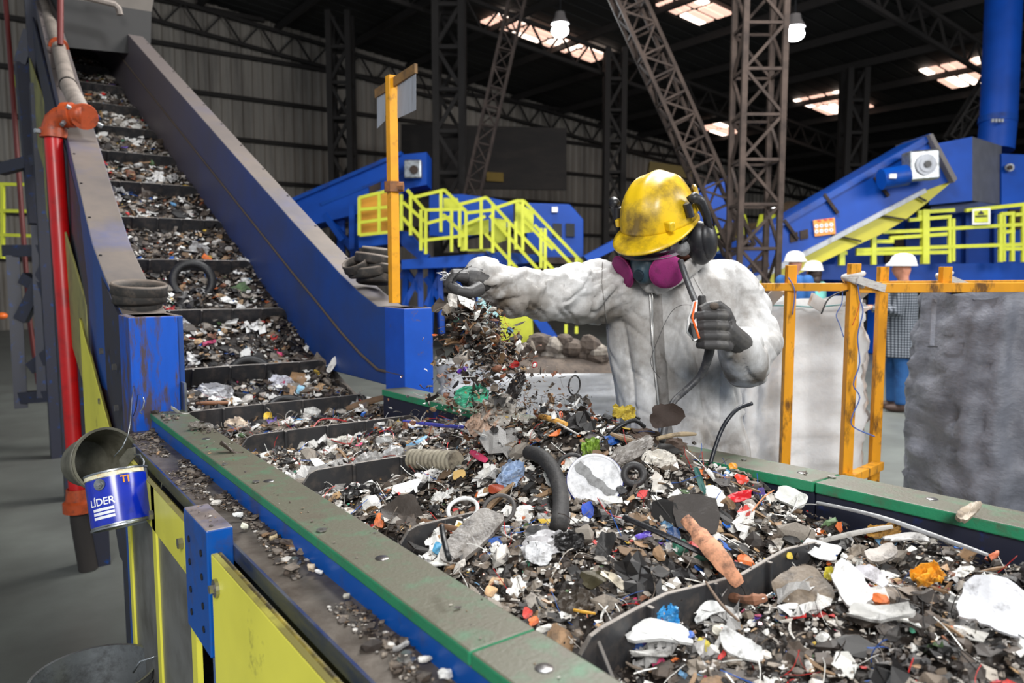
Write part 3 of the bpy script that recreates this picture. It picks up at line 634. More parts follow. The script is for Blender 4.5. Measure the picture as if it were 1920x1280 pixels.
pr('toe_board',[(262,300),(384,272),(384,440),(266,458)],13.7,.05,m_orangepanel,pf,f=c8)
for q in ([(700,415),(815,390),(815,452),(720,460),(720,520),(838,515),(838,528),(692,526)],[(928,310),(1006,360),(1006,445),(928,455)],[(840,385),(890,392),(890,480),(835,500)],[(620,300),(680,300),(690,350),(620,350)]):
    pr('yellow_guard',q,13.5,.08,m_yellowfar,pf,f=c8)
ym=thing('yellow_bin','yellow machine guard low behind the flying waste under the stairs','guard',at(940,650,d=13.8))
pr('body',[(860,790),(1000,790),(1010,974),(870,974)],13.8,.8,m_yellowfar,ym,f=c8)
tb=thing('turquoise_barrel','pale turquoise sheet standing under the platform below the glove','sheet',at(915,680,d=12.6))
pr('sheet',[(770,720),(860,790),(815,870),(760,890)],12.6,.05,mat('pale_turquoise',s2l(170,214,218),.5),tb,f=c8)
cab=thing('machine_cabinet','blue machine housing with chamfered roof and two dark windows in mid background','machine',at(1040,600,d=14.2))
pr('housing',[(975,320),(1162,326),(1220,392),(1220,560),(1075,566),(975,480)],14.2,1.6,m_bluefar,cab,f=c8,bev=.02)
for x in (1090,1145):
    pr('window',[(x,408),(x+38,410),(x+38,465),(x,463)],14.15,.05,m_glass,cab,f=c8)
pr('top_light',[(1085,338),(1110,338),(1110,360),(1085,360)],14.14,.05,m_white,cab,f=c8)
pr('base_panel',[(560,285),(700,283),(830,300),(920,320),(920,420),(700,470),(560,460)],15.0,1.2,m_bluefar,cab,f=c8)
pr('lower_rail',[(1060,552),(1225,552),(1225,580),(1060,580)],14.1,1.0,m_dark,cab,f=c8)
lb=thing('low_conveyor','blue sloping conveyor beam seen just left of the helmet','conveyor',at(1130,470,d=13.0))
pr('beam',[(1095,480),(1160,445),(1165,462),(1105,492)],13.0,.5,m_bluefar,lb)
# ================================================================ BACKGROUND MACHINES, RIGHT
DR=12.6
rc=thing('discharge_conveyor','long blue conveyor with yellow belly rising to the right behind the amber fence','conveyor',at(1500,700,d=DR))
pr('side_plate',[(1362,482),(1745,256),(1786,338),(1735,357),(1502,474),(1400,530),(1340,560)],DR,.06,m_bluefar,rc)
pr('top_flange',[(1362,474),(1745,250),(1748,262),(1364,484)],DR-.05,.9,m_bluec,rc)
pr('edge_angle',[(1400,528),(1735,353),(1738,360),(1402,538)],DR-.08,.1,m_sign,rc)
pr('belly_pan',[(1406,532),(1502,476),(1735,359),(1783,322),(1790,336),(1738,380),(1700,410),(1650,440),(1610,458),(1540,492),(1480,522),(1420,545)],DR+.05,.9,mat('olive_yellow_paint',s2l(196,188,44),.5,var=.15,dscale=2),rc)
for a,b in (((1612,462),(1698,412)),((1560,440),(1615,452)),((1712,364),(1737,377)),((1640,402),(1700,412))):
    g=MB(); g.bar(at(*a,d=DR-.02),at(*b,d=DR-.02),.03); g.build('pan_seam',m_darkfar,rc) if a!=(1612,462) else None
pr('end_plate',[(1742,252),(1749,250),(1795,335),(1789,342)],DR-.15,1.1,m_mach_grey,rc)
for px,py in ((1470,420),(1545,372),(1640,340)):
    g=MB(); g.bar(at(px,py-8,d=DR-.05),at(px+26,py+28,d=DR-.05),.05); g.build('stiffener',m_dark,rc)
gc=at(1726,311,d=DR-.35)
g=MB(); g.obox(gc,RT*.24+UP*.02,FW*.15,UP*.24-RT*.02); g.build('gearbox',m_galv,rc,bev=.03)
g=MB(); g.disc(gc-FW*.16,FW,.17,.04,24); g.disc(gc-FW*.18,FW,.12,.04,24); g.build('gearbox_flange',m_sign,rc,smooth=True)
g=MB(); g.disc(gc-FW*.21,FW,.055,.04,16); g.build('gearbox_bore',m_black,rc)
g=MB(); g.tube([at(1700,328,d=DR-.4),at(1652,336,d=DR-.4)],.17,16); g.build('motor',m_bluec,rc,smooth=True)
g=MB(); g.obox(at(1674,330,d=DR-.6),RT*.05,FW*.02,UP*.035); g.build('motor_plate',m_white,rc)
for x,y in ((1489,446),(1508,441)):
    pr('dark_vent',[(x-8,y-8),(x+7,y-12),(x+8,y+5),(x-7,y+9)],DR-.03,.03,m_dark,rc)
pr('dark_vent',[(1408,493),(1440,484),(1443,500),(1412,513)],DR-.03,.03,m_dark,rc)
sg_=thing('warning_board','small orange board with rows of white pictograms on the blue conveyor','sign',at(1546,426,d=DR-.05))
pr('board',[(1525,413),(1565,408),(1567,438),(1528,443)],DR-.05,.02,mat('orange_sign_paint',s2l(236,152,56),.5,var=.05),sg_)
for j in range(2):
    for i in range(4):
        c=at(1531+i*9.2,424-i*1.0+j*10,d=DR-.07); g=MB(); g.disc(c,FW,.033,.006,14); g.build('pictogram',m_white,sg_)
        g=MB(); g.disc(c-FW*.005,FW,.012,.006,8); g.build('pictogram_centre',m_bluec,sg_)
for j,(x,y) in enumerate(((1536,414),(1548,412),(1558,411))):
    g=MB(); g.obox(at(x,y,d=DR-.06),RT*.03,FW*.003,UP*.012); g.build('lettering_bar',mat('red_print',s2l(210,60,40),.5),sg_)
hb=thing('hood_box','large blue and grey hood box at the top end of the blue conveyor','machine',at(1800,400,d=13))
a=[at(x,y,d=12.8) for x,y in ((1752,270),(1823,256),(1823,376),(1742,384))]
g=MB(); g.prism(a,FW*.05); g.build('front_panel',m_bluefar,hb)
g=MB(); A,B=at(1823,256,d=12.8),at(1823,376,d=12.8); C,D=at(1878,384,d=13.6),at(1878,273,d=13.6); g.prism([A,B,C,D],FW*.05); g.build('grey_panel',mat('grey_hood_side',s2l(92,94,104),.5),hb)
g=MB(); g.prism([at(1752,270,d=12.8),at(1823,256,d=12.8),at(1878,273,d=13.6),at(1800,282,d=14)],(0,0,-.05)); g.build('top_panel',m_bluefar,hb)
pr('chute',[(1745,384),(1823,376),(1880,386),(1840,392),(1790,400),(1745,395)],13.0,.7,mat('dark_blue_chute',s2l(12,40,90),.5),hb)
pr('side_box',[(1878,288),(1930,290),(1930,378),(1878,384)],13.5,.8,m_bluefar,hb)
g=MB(); g.disc(at(1893,314,d=13.4),FW,.07,.05,16); g.build('port',m_sign,hb)
g=MB(); g.disc(at(1893,314,d=13.36),FW,.04,.05,12); g.build('port_hole',m_dark,hb)
dk=thing('dust_duct','big vertical blue duct with a riveted band at the top right','duct',at(1868,280,d=14.5))
g=MB(); g.tube([at(1866,282,d=14.5),at(1872,225,d=14.5),at(1882,0,d=14.5),at(1886,-90,d=14.5)],.32,28); g.build('tube',m_bluefar,dk,smooth=True)
g=MB(); g.tube([at(1870,232,d=14.5),at(1871,220,d=14.5)],.335,28); g.build('band',m_bluec,dk,smooth=True)
for i in range(4):
    g=MB(); g.obox(at(1861+i*6,226,d=14.12),RT*.018,FW*.02,UP*.03); g.build('band_plate',m_sign,dk)
mm=thing('processing_machine','long blue processing machine on a blue base behind the fence at the right','machine',at(1750,560,d=14))
pr('housing',[(1600,440),(1690,398),(1790,392),(1930,384),(1930,500),(1560,500)],14.4,1.8,m_bluefar,mm)
pr('base_beam',[(1395,497),(1930,493),(1930,530),(1395,522)],13.2,2.2,m_bluefar,mm)
for x in (1440,1560,1645,1770,1900):
    g=MB(); g.bar(at(x,515,d=14),Vector((at(x,515,d=14).x,at(x,515,d=14).y,.02)),.2); g.build('leg',m_bluefar,mm)
for x in (1700,1812,1865):
    g=MB(); g.bar(at(x,400,d=14.3),at(x,495,d=14.3),.06); g.build('panel_rib',m_bluec,mm)
for q in ([(1668,436),(1690,430),(1706,436),(1704,462),(1680,462)],[(1893,392),(1915,392),(1915,430),(1893,430)],[(1660,470),(1672,470),(1672,492),(1660,492)]):
    pr('dark_recess',q,14.34,.05,m_dark,mm)
fr=thing('walkway_railing','yellow double walkway railing in front of the blue processing machine','handrail',at(1740,500,d=12.9))
f6=lambda x,y:(1560+x/4,240+y/4)
for a,b in (((640,632),(915,615)),((1000,618),(1440,572)),((380,780),(700,768)),((720,762),(1440,722)),((180,915),(690,900)),((180,942),(870,930)),((720,895),(1440,872)),((575,690),(890,665)),((430,825),(860,795)),((1265,645),(1365,640)),((1370,650),(1440,645)),((1265,780),(1365,775)),((640,660),(700,660)),((330,850),(460,850)),((70,940),(110,935)),((1270,905),(1440,905))):
    g=MB(); g.bar(at(*f6(*a),d=12.8),at(*f6(*b),d=12.8),.06); g.build('handrail',m_yellowfar,fr)
for x,y0,y1,w_ in ((310,815,1025,.075),(695,615,1020,.11),(880,665,1010,.05),(908,680,1000,.05),(1262,645,1005,.06),(1290,660,1000,.04),(1350,640,1000,.06),(70,935,1030,.09),(1432,575,1005,.05)):
    g=MB(); g.bar(at(*f6(x,y0),d=12.8),at(*f6(x,y1),d=12.8),w_); g.build('handrail_post',m_yellowfar,fr)
ws=thing('warning_sign','white sign with a yellow warning panel on the blue machine at the right','sign',at(1840,404,d=12.7))
pr('board',[(1824,392),(1857,390),(1857,420),(1824,421)],12.7,.02,m_white,ws)
pr('yellow_panel',[(1828,395),(1853,393),(1853,416),(1828,417)],12.68,.02,m_yellowfar,ws)
pr('print_bar',[(1830,404),(1851,403),(1851,406),(1830,407)],12.66,.02,m_black,ws)
pr('warning_triangle',[(1834,401.5),(1846,401),(1840,394.5)],12.66,.02,m_black,ws)
for x,w_ in ((1394,12),(1428,12),(1450,14)):
    hp=thing('yellow_hopper',{1394:'yellow tapered hopper, leftmost, behind the tall lattice column',1428:'yellow tapered hopper, middle, just right of the tall lattice column',1450:'yellow tapered hopper, rightmost, beside the blue conveyor'}[x],'hopper',at(x,470,d=15),'yellow hoppers behind the column')
    g=MB(); g.tube([at(x,402,d=15),at(x,425,d=15),at(x,460,d=15)],[.04,.10,.17],4); g.build('cone',m_yellowfar,hp)
    for s in (-1,1):
        g=MB(); g.bar(at(x+s*9,455,d=15),at(x+s*11,500,d=15),.04); g.build('leg',m_yellowfar,hp)
frame('handrail','small yellow handrail seen between helmet and lattice brace','handrail',[((1306,428),(1350,426)),((1308,455),(1350,455)),((1326,428),(1326,470)),((1345,425),(1345,472)),((1306,428),(1306,465))],14,m_yellowfar,.06,pn='rail_bar')
bb=thing('blue_hopper','dark blue hopper shape behind the leaning brace right of the helmet','hopper',at(1350,420,d=14.5))
pr('body',[(1300,356),(1368,330),(1372,326),(1375,420),(1320,440),(1295,400)],14.5,1.0,m_bluefar,bb)
g=MB()
for i in range(60):
    t_=random.random(); x=1448+t_*60; c=at(x,415-30*math.sin(t_*3.0)*random.random(),d=19+random.random()); g.ell(c,.25,.25,.16,7,5)
c=at(1478,420,d=19.5); g.box((c.x-1.2,c.y-.8,0),(c.x+1.2,c.y+.8,c.z))
solo('scrap_mound',g,mat('tan_heap',s2l(120,98,74),.8,dirt=s2l(60,50,44),damt=.5,dscale=3),'tan and grey scrap mound far behind the tall column','waste') 
bpy.context.scene.objects['scrap_mound']['kind']='stuff'
# ================================================================ FENCE, BIG BAGS
fn=thing('amber_fence','amber steel tube fence carrying the big bags right of the worker','fence',(at(1590,700,d=3.2).x,at(1590,700,d=3.2).y,0))
def fpost(px,d,ytop,yb=None,w_=.036):
    p=at(px,540,d=d); z1=at(px,ytop,d=d).z; z0=0.0 if yb is None else at(px,535,d=d).z; g=MB(); g.bar((p.x,p.y,z0),(p.x,p.y,z1),w_,w_,up=RT); g.build('post',m_amber,fn,bev=.002); return p
A1=fpost(1482,2.95,497); A2=fpost(1600,2.80,494,w_=.038); A3=fpost(1654,3.25,500,w_=.038); A4=fpost(1771,2.78,500,518,w_=.034)
def tubeq(a,b,w_=.036,h=.030): g=MB(); g.bar(a,b,w_,h); g.build('rail_tube',m_amber,fn,bev=.002)
tubeq(at(1408,538,d=3.02),at(1594,538,d=2.82)); tubeq(at(1606,540,d=2.80),at(1960,538,d=2.72),.036,.034); tubeq(at(1612,536,d=2.83),at(1662,534,d=3.27),.03)
tubeq(at(1660,531,d=3.25),at(1960,529,d=3.2),.03,.02)
tubeq(at(1592,897,d=2.82),at(1648,872,d=3.25),.04,.035); 
tubeq(Vector((A1.x,A1.y,.2)),Vector((A2.x,A2.y,.2)),.04,.035)
# big bags
def bag(name,lab,cx,cy,rx,ry,z0,z1,m,ang,bulge=.10,seed=0,wr=.012,flat=0.):
    n,k=72,54; g=MB(); vs=[]
    for j in range(k+1):
        t=j/k; z=z0+(z1-z0)*t
        s=1+bulge*math.sin(math.pi*min(1,(1-t)*1.15)) - (.08*(1-min(1,t*8)))
        for i in range(n):
            th=2*math.pi*i/n; c,s_=math.cos(th),math.sin(th); e=.55
            x=rx*math.copysign(abs(c)**e,c)*s; y=ry*math.copysign(abs(s_)**e,s_)*s
            w_=wr*(nz(th*1.1*4,z*2.2+seed,seed)*1.1+nz(th*4,z*11+seed,seed+3)*.8+abs(nz(th*7+z*3,z*16-th*3,seed+9))*1.1+nz(th*16,z*30,seed)*.3)
            x+=c*w_*2; y+=s_*w_*2; zz=z+(.02*math.sin(th*4+seed) if j==k else 0)
            vs.append((cx+x*math.cos(ang)-y*math.sin(ang),cy+x*math.sin(ang)+y*math.cos(ang),zz))
    fs=[(j*n+i,j*n+(i+1)%n,(j+1)*n+(i+1)%n,(j+1)*n+i) for j in range(k) for i in range(n)]+[tuple(range(n-1,-1,-1))]
    g.add(vs,fs); t=thing(name,lab,'bag',(cx,cy,0)); g.build('bag_body',m,t,smooth='all'); return t
m_bagg=mat('grey_woven_bag',s2l(150,152,162),.40,dirt=s2l(70,72,80),damt=.5,dscale=5,bump=.5,bscale=40,stretch=(1,1,1.8),dsharp=.3,spec=.4)
m_bagw=mat('white_woven_bag',s2l(236,238,240),.6,dirt=s2l(196,192,188),damt=.35,dscale=4,bump=.3,bscale=30,dsharp=.3)
q=at(1925,700,d=3.45); b1=bag('grey_big_bag','big dark grey woven bag hanging from the amber fence at the right edge',q.x,q.y,.385,.34,.02,at(1800,556,d=3.0).z,m_bagg,YAW,.13,3,.016)
g=MB(); g.bar(at(1752,560,d=2.92),at(1747,648,d=2.90),.018,.004,up=FW); g.build('bag_strap',m_bagg,b1)
g=MB(); g.bar(at(1740,650,d=2.9),at(1758,650,d=2.9),.004,.003); g.build('strap_stitch',m_black,b1)
q=at(1466,700,d=3.55); b2=bag('white_big_bag','big white woven bag hanging behind the amber fence, beside the worker',q.x,q.y,.285,.30,.05,at(1500,568,d=3.2).z,m_bagw,YAW+.1,.05,8,.017)
g=MB(); g.tube([at(x,y,d=3.17) for x,y in ((1435,572),(1480,573),(1530,576),(1586,570))],.003,6); g.build('hem_cord',mat('teal_thread',s2l(90,140,140),.6),b2)
for a,b in (((1428,580),(1462,543)),((1590,572),(1620,545)),((1545,575),(1520,560))):
    g=MB(); g.bar(at(*a,d=3.15),at(*b,d=3.0),.05,.01,up=FW); g.build('lifting_strap',m_bagw,b2)
# straps knotted round the fence posts
m_strap=mat('white_strap_red_line',s2l(200,196,190),.6,dirt=s2l(140,60,60),damt=.25,dscale=50,stretch=(1,1,4))
def knot(px,py,d,lab,s=1):
    t=thing('tied_strap',lab,'strap',at(px,py,d=d))
    for k in range(3):
        g=MB(); c=at(px,py+6*s-k*7*s,d=d); ax=(UP*.9+RT*(.5-.35*k)).normalized(); g.torus(c,ax,.034*s,.010*s,20,6)
        g.build('strap_loop',m_strap,t,smooth='all')
    g=MB(); g.bar(at(px+8,py,d=d-.06),at(px+70*s,py+20,d=d-.02),.028*s,.006,up=FW); g.build('strap_end',m_strap,t)
knot(1600,524,2.80,'white strap with a red line knotted on the middle amber post'); knot(1771,520,3.1,'white strap knotted on the short far amber post stub',.8)
m_bluecord=mat('blue_cord',s2l(70,100,170),.5)
def cord(name,pts,d,r,m,lab,cat='cord'):
    n=len(pts); P=[]
    for i in range(n-1):
        for s in range(4):
            t=s/4; p=[pts[max(i-1,0)],pts[i],pts[i+1],pts[min(i+2,n-1)]]
            f=lambda k:.5*((2*p[1][k])+(-p[0][k]+p[2][k])*t+(2*p[0][k]-5*p[1][k]+4*p[2][k]-p[3][k])*t*t+(-p[0][k]+3*p[1][k]-3*p[2][k]+p[3][k])*t**3)
            dd=d if not isinstance(d,(tuple,list)) else d[0]+(d[1]-d[0])*(i+t)/(n-1)
            P.append(at(f(0),f(1),d=dd))
    P.append(at(*pts[-1],d=d if not isinstance(d,(tuple,list)) else d[1]))
    g=MB(); g.tube(P,r,8); return solo(name,g,m,lab,cat,smooth='all')
cord('cord',[(1608,530),(1612,560),(1618,585),(1608,630),(1612,680),(1600,720),(1612,745),(1598,780),(1600,800),(1640,818)],2.76,.0024,m_bluecord,'long blue cord hanging down from the middle amber post')
cord('cord',[(1478,520),(1490,545),(1486,590)],2.90,.0024,m_bluecord,'short blue cord tied on the amber post nearest the worker')
cord('cord',[(1580,545),(1578,570),(1568,590),(1575,610),(1582,632)],2.8,.0018,m_bluecord,'thin grey blue cord dangling in front of the white bag')
cord('cable',[(1595,543),(1570,550),(1552,562),(1540,588)],2.8,.003,m_black,'short black cable end hanging before the white big bag','cable')
cord('cord',[(1612,568),(1606,590),(1598,610)],2.75,.0012,mat('red_thread',s2l(190,40,40),.5),'thin red thread on the middle amber post')
# white bag with rubble behind the worker, on the floor
bb=at(1040,700,d=4.6)
m_rub=mat('brown_rubble',s2l(92,80,70),.85,dirt=s2l(56,48,44),damt=.5,dscale=12,bump=.5)
rbag=bag('rubble_bag','low white woven bag filled with rubble behind the extended arm',bb.x,bb.y,.66,.5,.0,at(1040,688,d=4.2).z,m_bagw,YAW,.06,5,.035)
g=MB(); g.ell(at(1040,690,d=4.6),.60,.45,.13,20,8); g.build('rubble_fill',m_rub,rbag,smooth=True)['kind']='stuff'
rocks=[(870,672,.07),(900,668,.08),(935,672,.075),(950,655,.06),(915,650,.05),(1000,672,.08),(1050,675,.075),(1120,672,.07),(1010,642,.085),(1040,650,.075),(1075,655,.085),(1105,648,.08),(1120,660,.07),(985,655,.06),(1060,640,.06),(1030,668,.06),(1092,668,.06),(965,668,.05)]
def rock(c,r,seed,m,name='rubble_lump',lab='',group=None,flat=.7):
    g=MB(); g.ell((0,0,0),r,r*.85,r*flat,10,7)
    for v in g.v:
        k=1+.35*nz(v.x/r*1.3+seed,v.y/r*1.3,v.z/r*1.3+seed*2); v*=k
    return solo(name,g,m,lab,'rubble',group,loc=c,local=True,smooth=False)
for i,(px,py,r) in enumerate(rocks):
    rock(at(px,py,d=4.35),r,i*3.3,m_rub if i%3 else mat('grey_rubble',s2l(140,132,122),.85,dirt=s2l(90,80,72),damt=.4,dscale=14),lab='lump of %s rubble in the white bag behind the extended arm'%('brown' if i%3 else 'grey'),group='%s rubble lumps in the white bag'%('brown' if i%3 else 'grey'))
# ================================================================ PEOPLE
def remesh(mb,voxel,smooth=4,sf=.5,post=None,recalc=True):
    me=bpy.data.meshes.new('tmp'); me.from_pydata(mb.v,[],mb.f); bm=bmesh.new(); bm.from_mesh(me); bmesh.ops.recalc_face_normals(bm,faces=bm.faces); bm.to_mesh(me); bm.free()
    o=bpy.data.objects.new('tmp',me); sc.collection.objects.link(o)
    r=o.modifiers.new('r','REMESH'); r.mode='VOXEL'; r.voxel_size=voxel
    if smooth: s=o.modifiers.new('s','SMOOTH'); s.factor=sf; s.iterations=smooth
    dg=bpy.context.evaluated_depsgraph_get(); m2=bpy.data.meshes.new_from_object(o.evaluated_get(dg))
    n=len(m2.vertices); co=np.empty(n*3); m2.vertices.foreach_get('co',co); co=co.reshape(-1,3); no=np.empty(n*3); m2.vertex_normals.foreach_get('vector',no); no=no.reshape(-1,3)
    if post is not None: co=post(co,no)
    out=MB(); out.v=[Vector(c) for c in co]; out.f=[tuple(p.vertices) for p in m2.polygons]; out.mi=[0]*len(out.f)
    bpy.data.objects.remove(o); bpy.data.meshes.remove(me); bpy.data.meshes.remove(m2); return out
def loft(mb,rings,n=24,e=.8):
    vs=[]
    for c,u,v in rings:
        for i in range(n):
            t=2*math.pi*i/n; a,b=math.cos(t),math.sin(t)
            vs.append(c+u*math.copysign(abs(a)**e,a)+v*math.copysign(abs(b)**e,b))
    k=len(rings); mb.add(vs,[(i*n+j,i*n+(j+1)%n,(i+1)*n+(j+1)%n,(i+1)*n+j) for i in range(k-1) for j in range(n)]+[tuple(range(n-1,-1,-1)),tuple((k-1)*n+j for j in range(n))])
def limb(mb,pts,n=14,sub=4):   # pts (px,py,rpx,d)
    P=[]; R=[]
    for i in range(len(pts)-1):
        for s in range(sub):
            t=s/sub; q=[a+(b-a)*t for a,b in zip(pts[i],pts[i+1])]; P.append(at(q[0],q[1],d=q[3])); R.append(q[2]*q[3]/F_PX)
    q=pts[-1]; P.append(at(q[0],q[1],d=q[3])); R.append(q[2]*q[3]/F_PX)
    mb.tube(P,R,n); 
    mb.ell(P[0],R[0],R[0],R[0],12,8); mb.ell(P[-1],R[-1]*.98,R[-1]*.98,R[-1]*.98,12,8)
worker_at=at(1265,700,d=2.36)
wk=thing('person','worker in stained white coverall, yellow hard hat and pink-filter respirator, one arm stretched out','person',(worker_at.x,worker_at.y,0))
FWV=FW
g=MB(); rings=[]
for y,cx,hw,dp,d in ((472,1286,33,.060,2.36),(492,1280,46,.075,2.36),(506,1272,78,.10,2.36),(520,1265,112,.12,2.36),(545,1262,130,.14,2.37),(590,1262,133,.15,2.37),(650,1260,128,.145,2.37),(720,1265,122,.15,2.37),(790,1275,118,.16,2.38),(850,1290,112,.16,2.39),(900,1290,108,.15,2.40),(960,1285,100,.14,2.41)):
    rings.append((at(cx,y,d=d),RT*hw*d/F_PX,FW*dp))
loft(g,rings)
limb(g,[(1178,548,62,2.34),(1120,552,60,2.28),(1060,556,53,2.18),(1010,556,47,2.09),(965,548,42,2.01),(928,530,37,1.96),(914,522,34,1.94)])
limb(g,[(1352,548,62,2.37),(1385,590,62,2.36),(1405,640,55,2.28),(1408,668,50,2.20),(1398,672,48,2.10),(1384,656,40,2.02),(1376,650,36,2.0)])
# legs down to the floor, behind the conveyor
for s in (-1,1):
    h=at(1285,950,d=2.41)+RT*.085*s; f=Vector((h.x,h.y,.12))+RT*.03*s
    g.tube([h+UP*.12,h,h.lerp(f,.5),f],[.10,.105,.085,.075],14)
ARM0=at(1178,548,d=2.34); ARM1=at(914,522,d=1.94); AX=(ARM1-ARM0).normalized()
def folds(co,no):
    out=co.copy()
    for i in range(len(co)):
        p=Vector(co[i]); rel=p-ARM0; s=rel.dot(AX); q=p-Vector((worker_at.x,worker_at.y,0)); a=q.dot(RT); b=q.dot(FW); z=p.z
        warm=min(1,max(0,(s-.02)/.10)) if rel.dot(-RT)>0.02 else 0
        r2=min(1,max(0,(a-.17)/.06)) if z<1.48 and z>1.1 else 0
        # torso: long hanging folds, pinched creases
        N=lambda x,y,z: noise.noise(Vector((x,y,z)))
        k=N(a*10+z*.8,b*6,z*1.3); v=.026*k+.008*N(a*20+z*3,b*11,z*3)-.010*math.exp(-((k+.05)/.06)**2)+.010*N(a*6-z*7,3,z*6)
        kk=N(a*7+z*9,b*5,z*3-a*6+7); v-=.007*math.exp(-(kk/.045)**2)
        # outstretched arm: slanting drapes that tighten towards the cuff
        per=rel-AX*s; ang=math.atan2(per.dot(UP),per.dot(FW)); ca,sa=math.cos(ang),math.sin(ang)
        k2=N(s*15+sa*1.3,ca*1.1,4+sa*.5); va=.022*k2+.007*N(s*30-sa*1.5,ca*1.6,9)-.010*math.exp(-((k2-.08)/.07)**2)
        k4=N(s*9+ca*2,sa*2,1); va-=.006*math.exp(-(k4/.05)**2)
        k3=N(z*12+a*9,a*4,b*6+5); vb=.024*k3+.006*N(z*24,a*16,b*12)-.010*math.exp(-((k3-.05)/.07)**2)
        w1=warm; w2=(1-w1)*r2
        d=v*(1-w1-w2)+va*w1+vb*w2
        d=max(-.024,min(.014,d))
        if s>.42: d+=.006
        out[i]+=no[i]*d
    return out
suit=remesh(g,.0075,5,.5,folds)
m_suit=mat('stained_white_coverall',s2l(242,242,242),.72,dirt=s2l(138,132,126),damt=.60,dscale=4.2,dsharp=.16,bump=.12,bscale=220,stretch=(1,1,.8))
# extra soil on the suit : darker smudges and grubby cuffs, as worn patches
def soil(m,spots,noise_scale=14,colr=s2l(104,94,82),origin=(0,0,0),strength=.8):
    nt=m.node_tree; N=nt.nodes; L=nt.links; b=N['Principled BSDF']; src=b.inputs['Base Color'].links[0].from_socket
    tc=N.new('ShaderNodeTexCoord'); ns=N.new('ShaderNodeTexNoise'); ns.inputs['Scale'].default_value=noise_scale; ns.inputs['Detail'].default_value=6; L.new(tc.outputs['Object'],ns.inputs['Vector'])
    for c,r,s in spots:
        d=N.new('ShaderNodeVectorMath'); d.operation='DISTANCE'; L.new(tc.outputs['Object'],d.inputs[0]); d.inputs[1].default_value=Vector(c)-Vector(origin)
        mr=N.new('ShaderNodeMapRange'); mr.inputs['From Min'].default_value=0; mr.inputs['From Max'].default_value=r; mr.inputs['To Min'].default_value=s*1.6; mr.inputs['To Max'].default_value=-.1; L.new(d.outputs['Value'],mr.inputs['Value'])
        mu=N.new('ShaderNodeMath'); mu.operation='MULTIPLY'; mu.use_clamp=True; L.new(mr.outputs[0],mu.inputs[0])
        m2=N.new('ShaderNodeMapRange'); m2.inputs['From Min'].default_value=.38; m2.inputs['From Max'].default_value=.6; L.new(ns.outputs['Fac'],m2.inputs['Value']); L.new(m2.outputs[0],mu.inputs[1])
        x=N.new('ShaderNodeMix'); x.data_type='RGBA'; L.new(mu.outputs[0],x.inputs[0]); L.new(src,x.inputs[6]); x.inputs[7].default_value=(*colr,1); src=x.outputs[2]
    L.new(src,b.inputs['Base Color'])
soil(m_suit,[(at(925,560,d=1.95),.13,.9),(at(1000,592,d=2.0),.15,.75),(at(1395,700,d=2.08),.14,1.),(at(1365,670,d=1.95),.10,.8),(at(1150,600,d=2.2),.16,.6),(at(1170,730,d=2.2),.2,.55),(at(1290,840,d=2.2),.16,.7),(at(1330,700,d=2.2),.13,.55),(at(1285,530,d=2.22),.07,.7),(at(1235,700,d=2.2),.2,.35),(at(1190,540,d=2.2),.10,.45),(at(1345,860,d=2.25),.15,.8)],14,origin=(worker_at.x,worker_at.y,0))
su=suit.build('coverall',m_suit,wk,smooth='all',wd=False)
bvh=BVHTree.FromPolygons(suit.v,suit.f)
def on_suit(px,py,off=.003,dflt=2.2):
    r=ray(px,py); h=bvh.ray_cast(Vector((0,0,CAM_H)),r.normalized()); 
    return h[0]+h[1]*off if h[0] else at(px,py,d=dflt)
# zip flap and pocket seams, laid on the coverall
def strip(pts,wpx,m,name,th=.003,sub=6):
    gm=MB(); P=[]
    for i in range(len(pts)-1):
        for s in range(sub):
            t=s/sub; P.append((pts[i][0]+(pts[i+1][0]-pts[i][0])*t,pts[i][1]+(pts[i+1][1]-pts[i][1])*t))
    P.append(pts[-1]); vs=[]
    for x,y in P:
        for k in range(4): vs.append(on_suit(x-wpx/2+wpx*k/3,y,th))
    n=len(P); gm.add(vs,[(i*4+k,i*4+k+1,(i+1)*4+k+1,(i+1)*4+k) for i in range(n-1) for k in range(3)])
    o=gm.build(name,m,wk,smooth='all'); so=o.modifiers.new('t','SOLIDIFY'); so.thickness=.004; so.offset=0; return o
m_flap=mat('soiled_zip_flap',s2l(132,128,124),.7,dirt=s2l(90,84,78),damt=.45,dscale=20,bump=.2)
strip([(1228,545),(1232,600),(1238,680),(1246,760),(1254,840)],20,m_flap,'zip_flap',.005)
strip([(1218,540),(1221,600),(1226,680),(1234,760),(1238,840)],5,m_bolt,'zipper',.006)
def seam(pts,name='seam',r=.0016,m=None):
    g=MB(); P=[]
    for i in range(len(pts)-1):
        for s in range(8): P.append(on_suit(pts[i][0]+(pts[i+1][0]-pts[i][0])*s/8,pts[i][1]+(pts[i+1][1]-pts[i][1])*s/8,.001))
    g.tube(P,r,5); g.build(name,m or m_flap,wk,smooth='all')
seam([(1130,492),(1128,530),(1134,580),(1140,622)],'shoulder_seam')
seam([(1300,520),(1330,575),(1345,600)],'pocket_seam',.0010); 
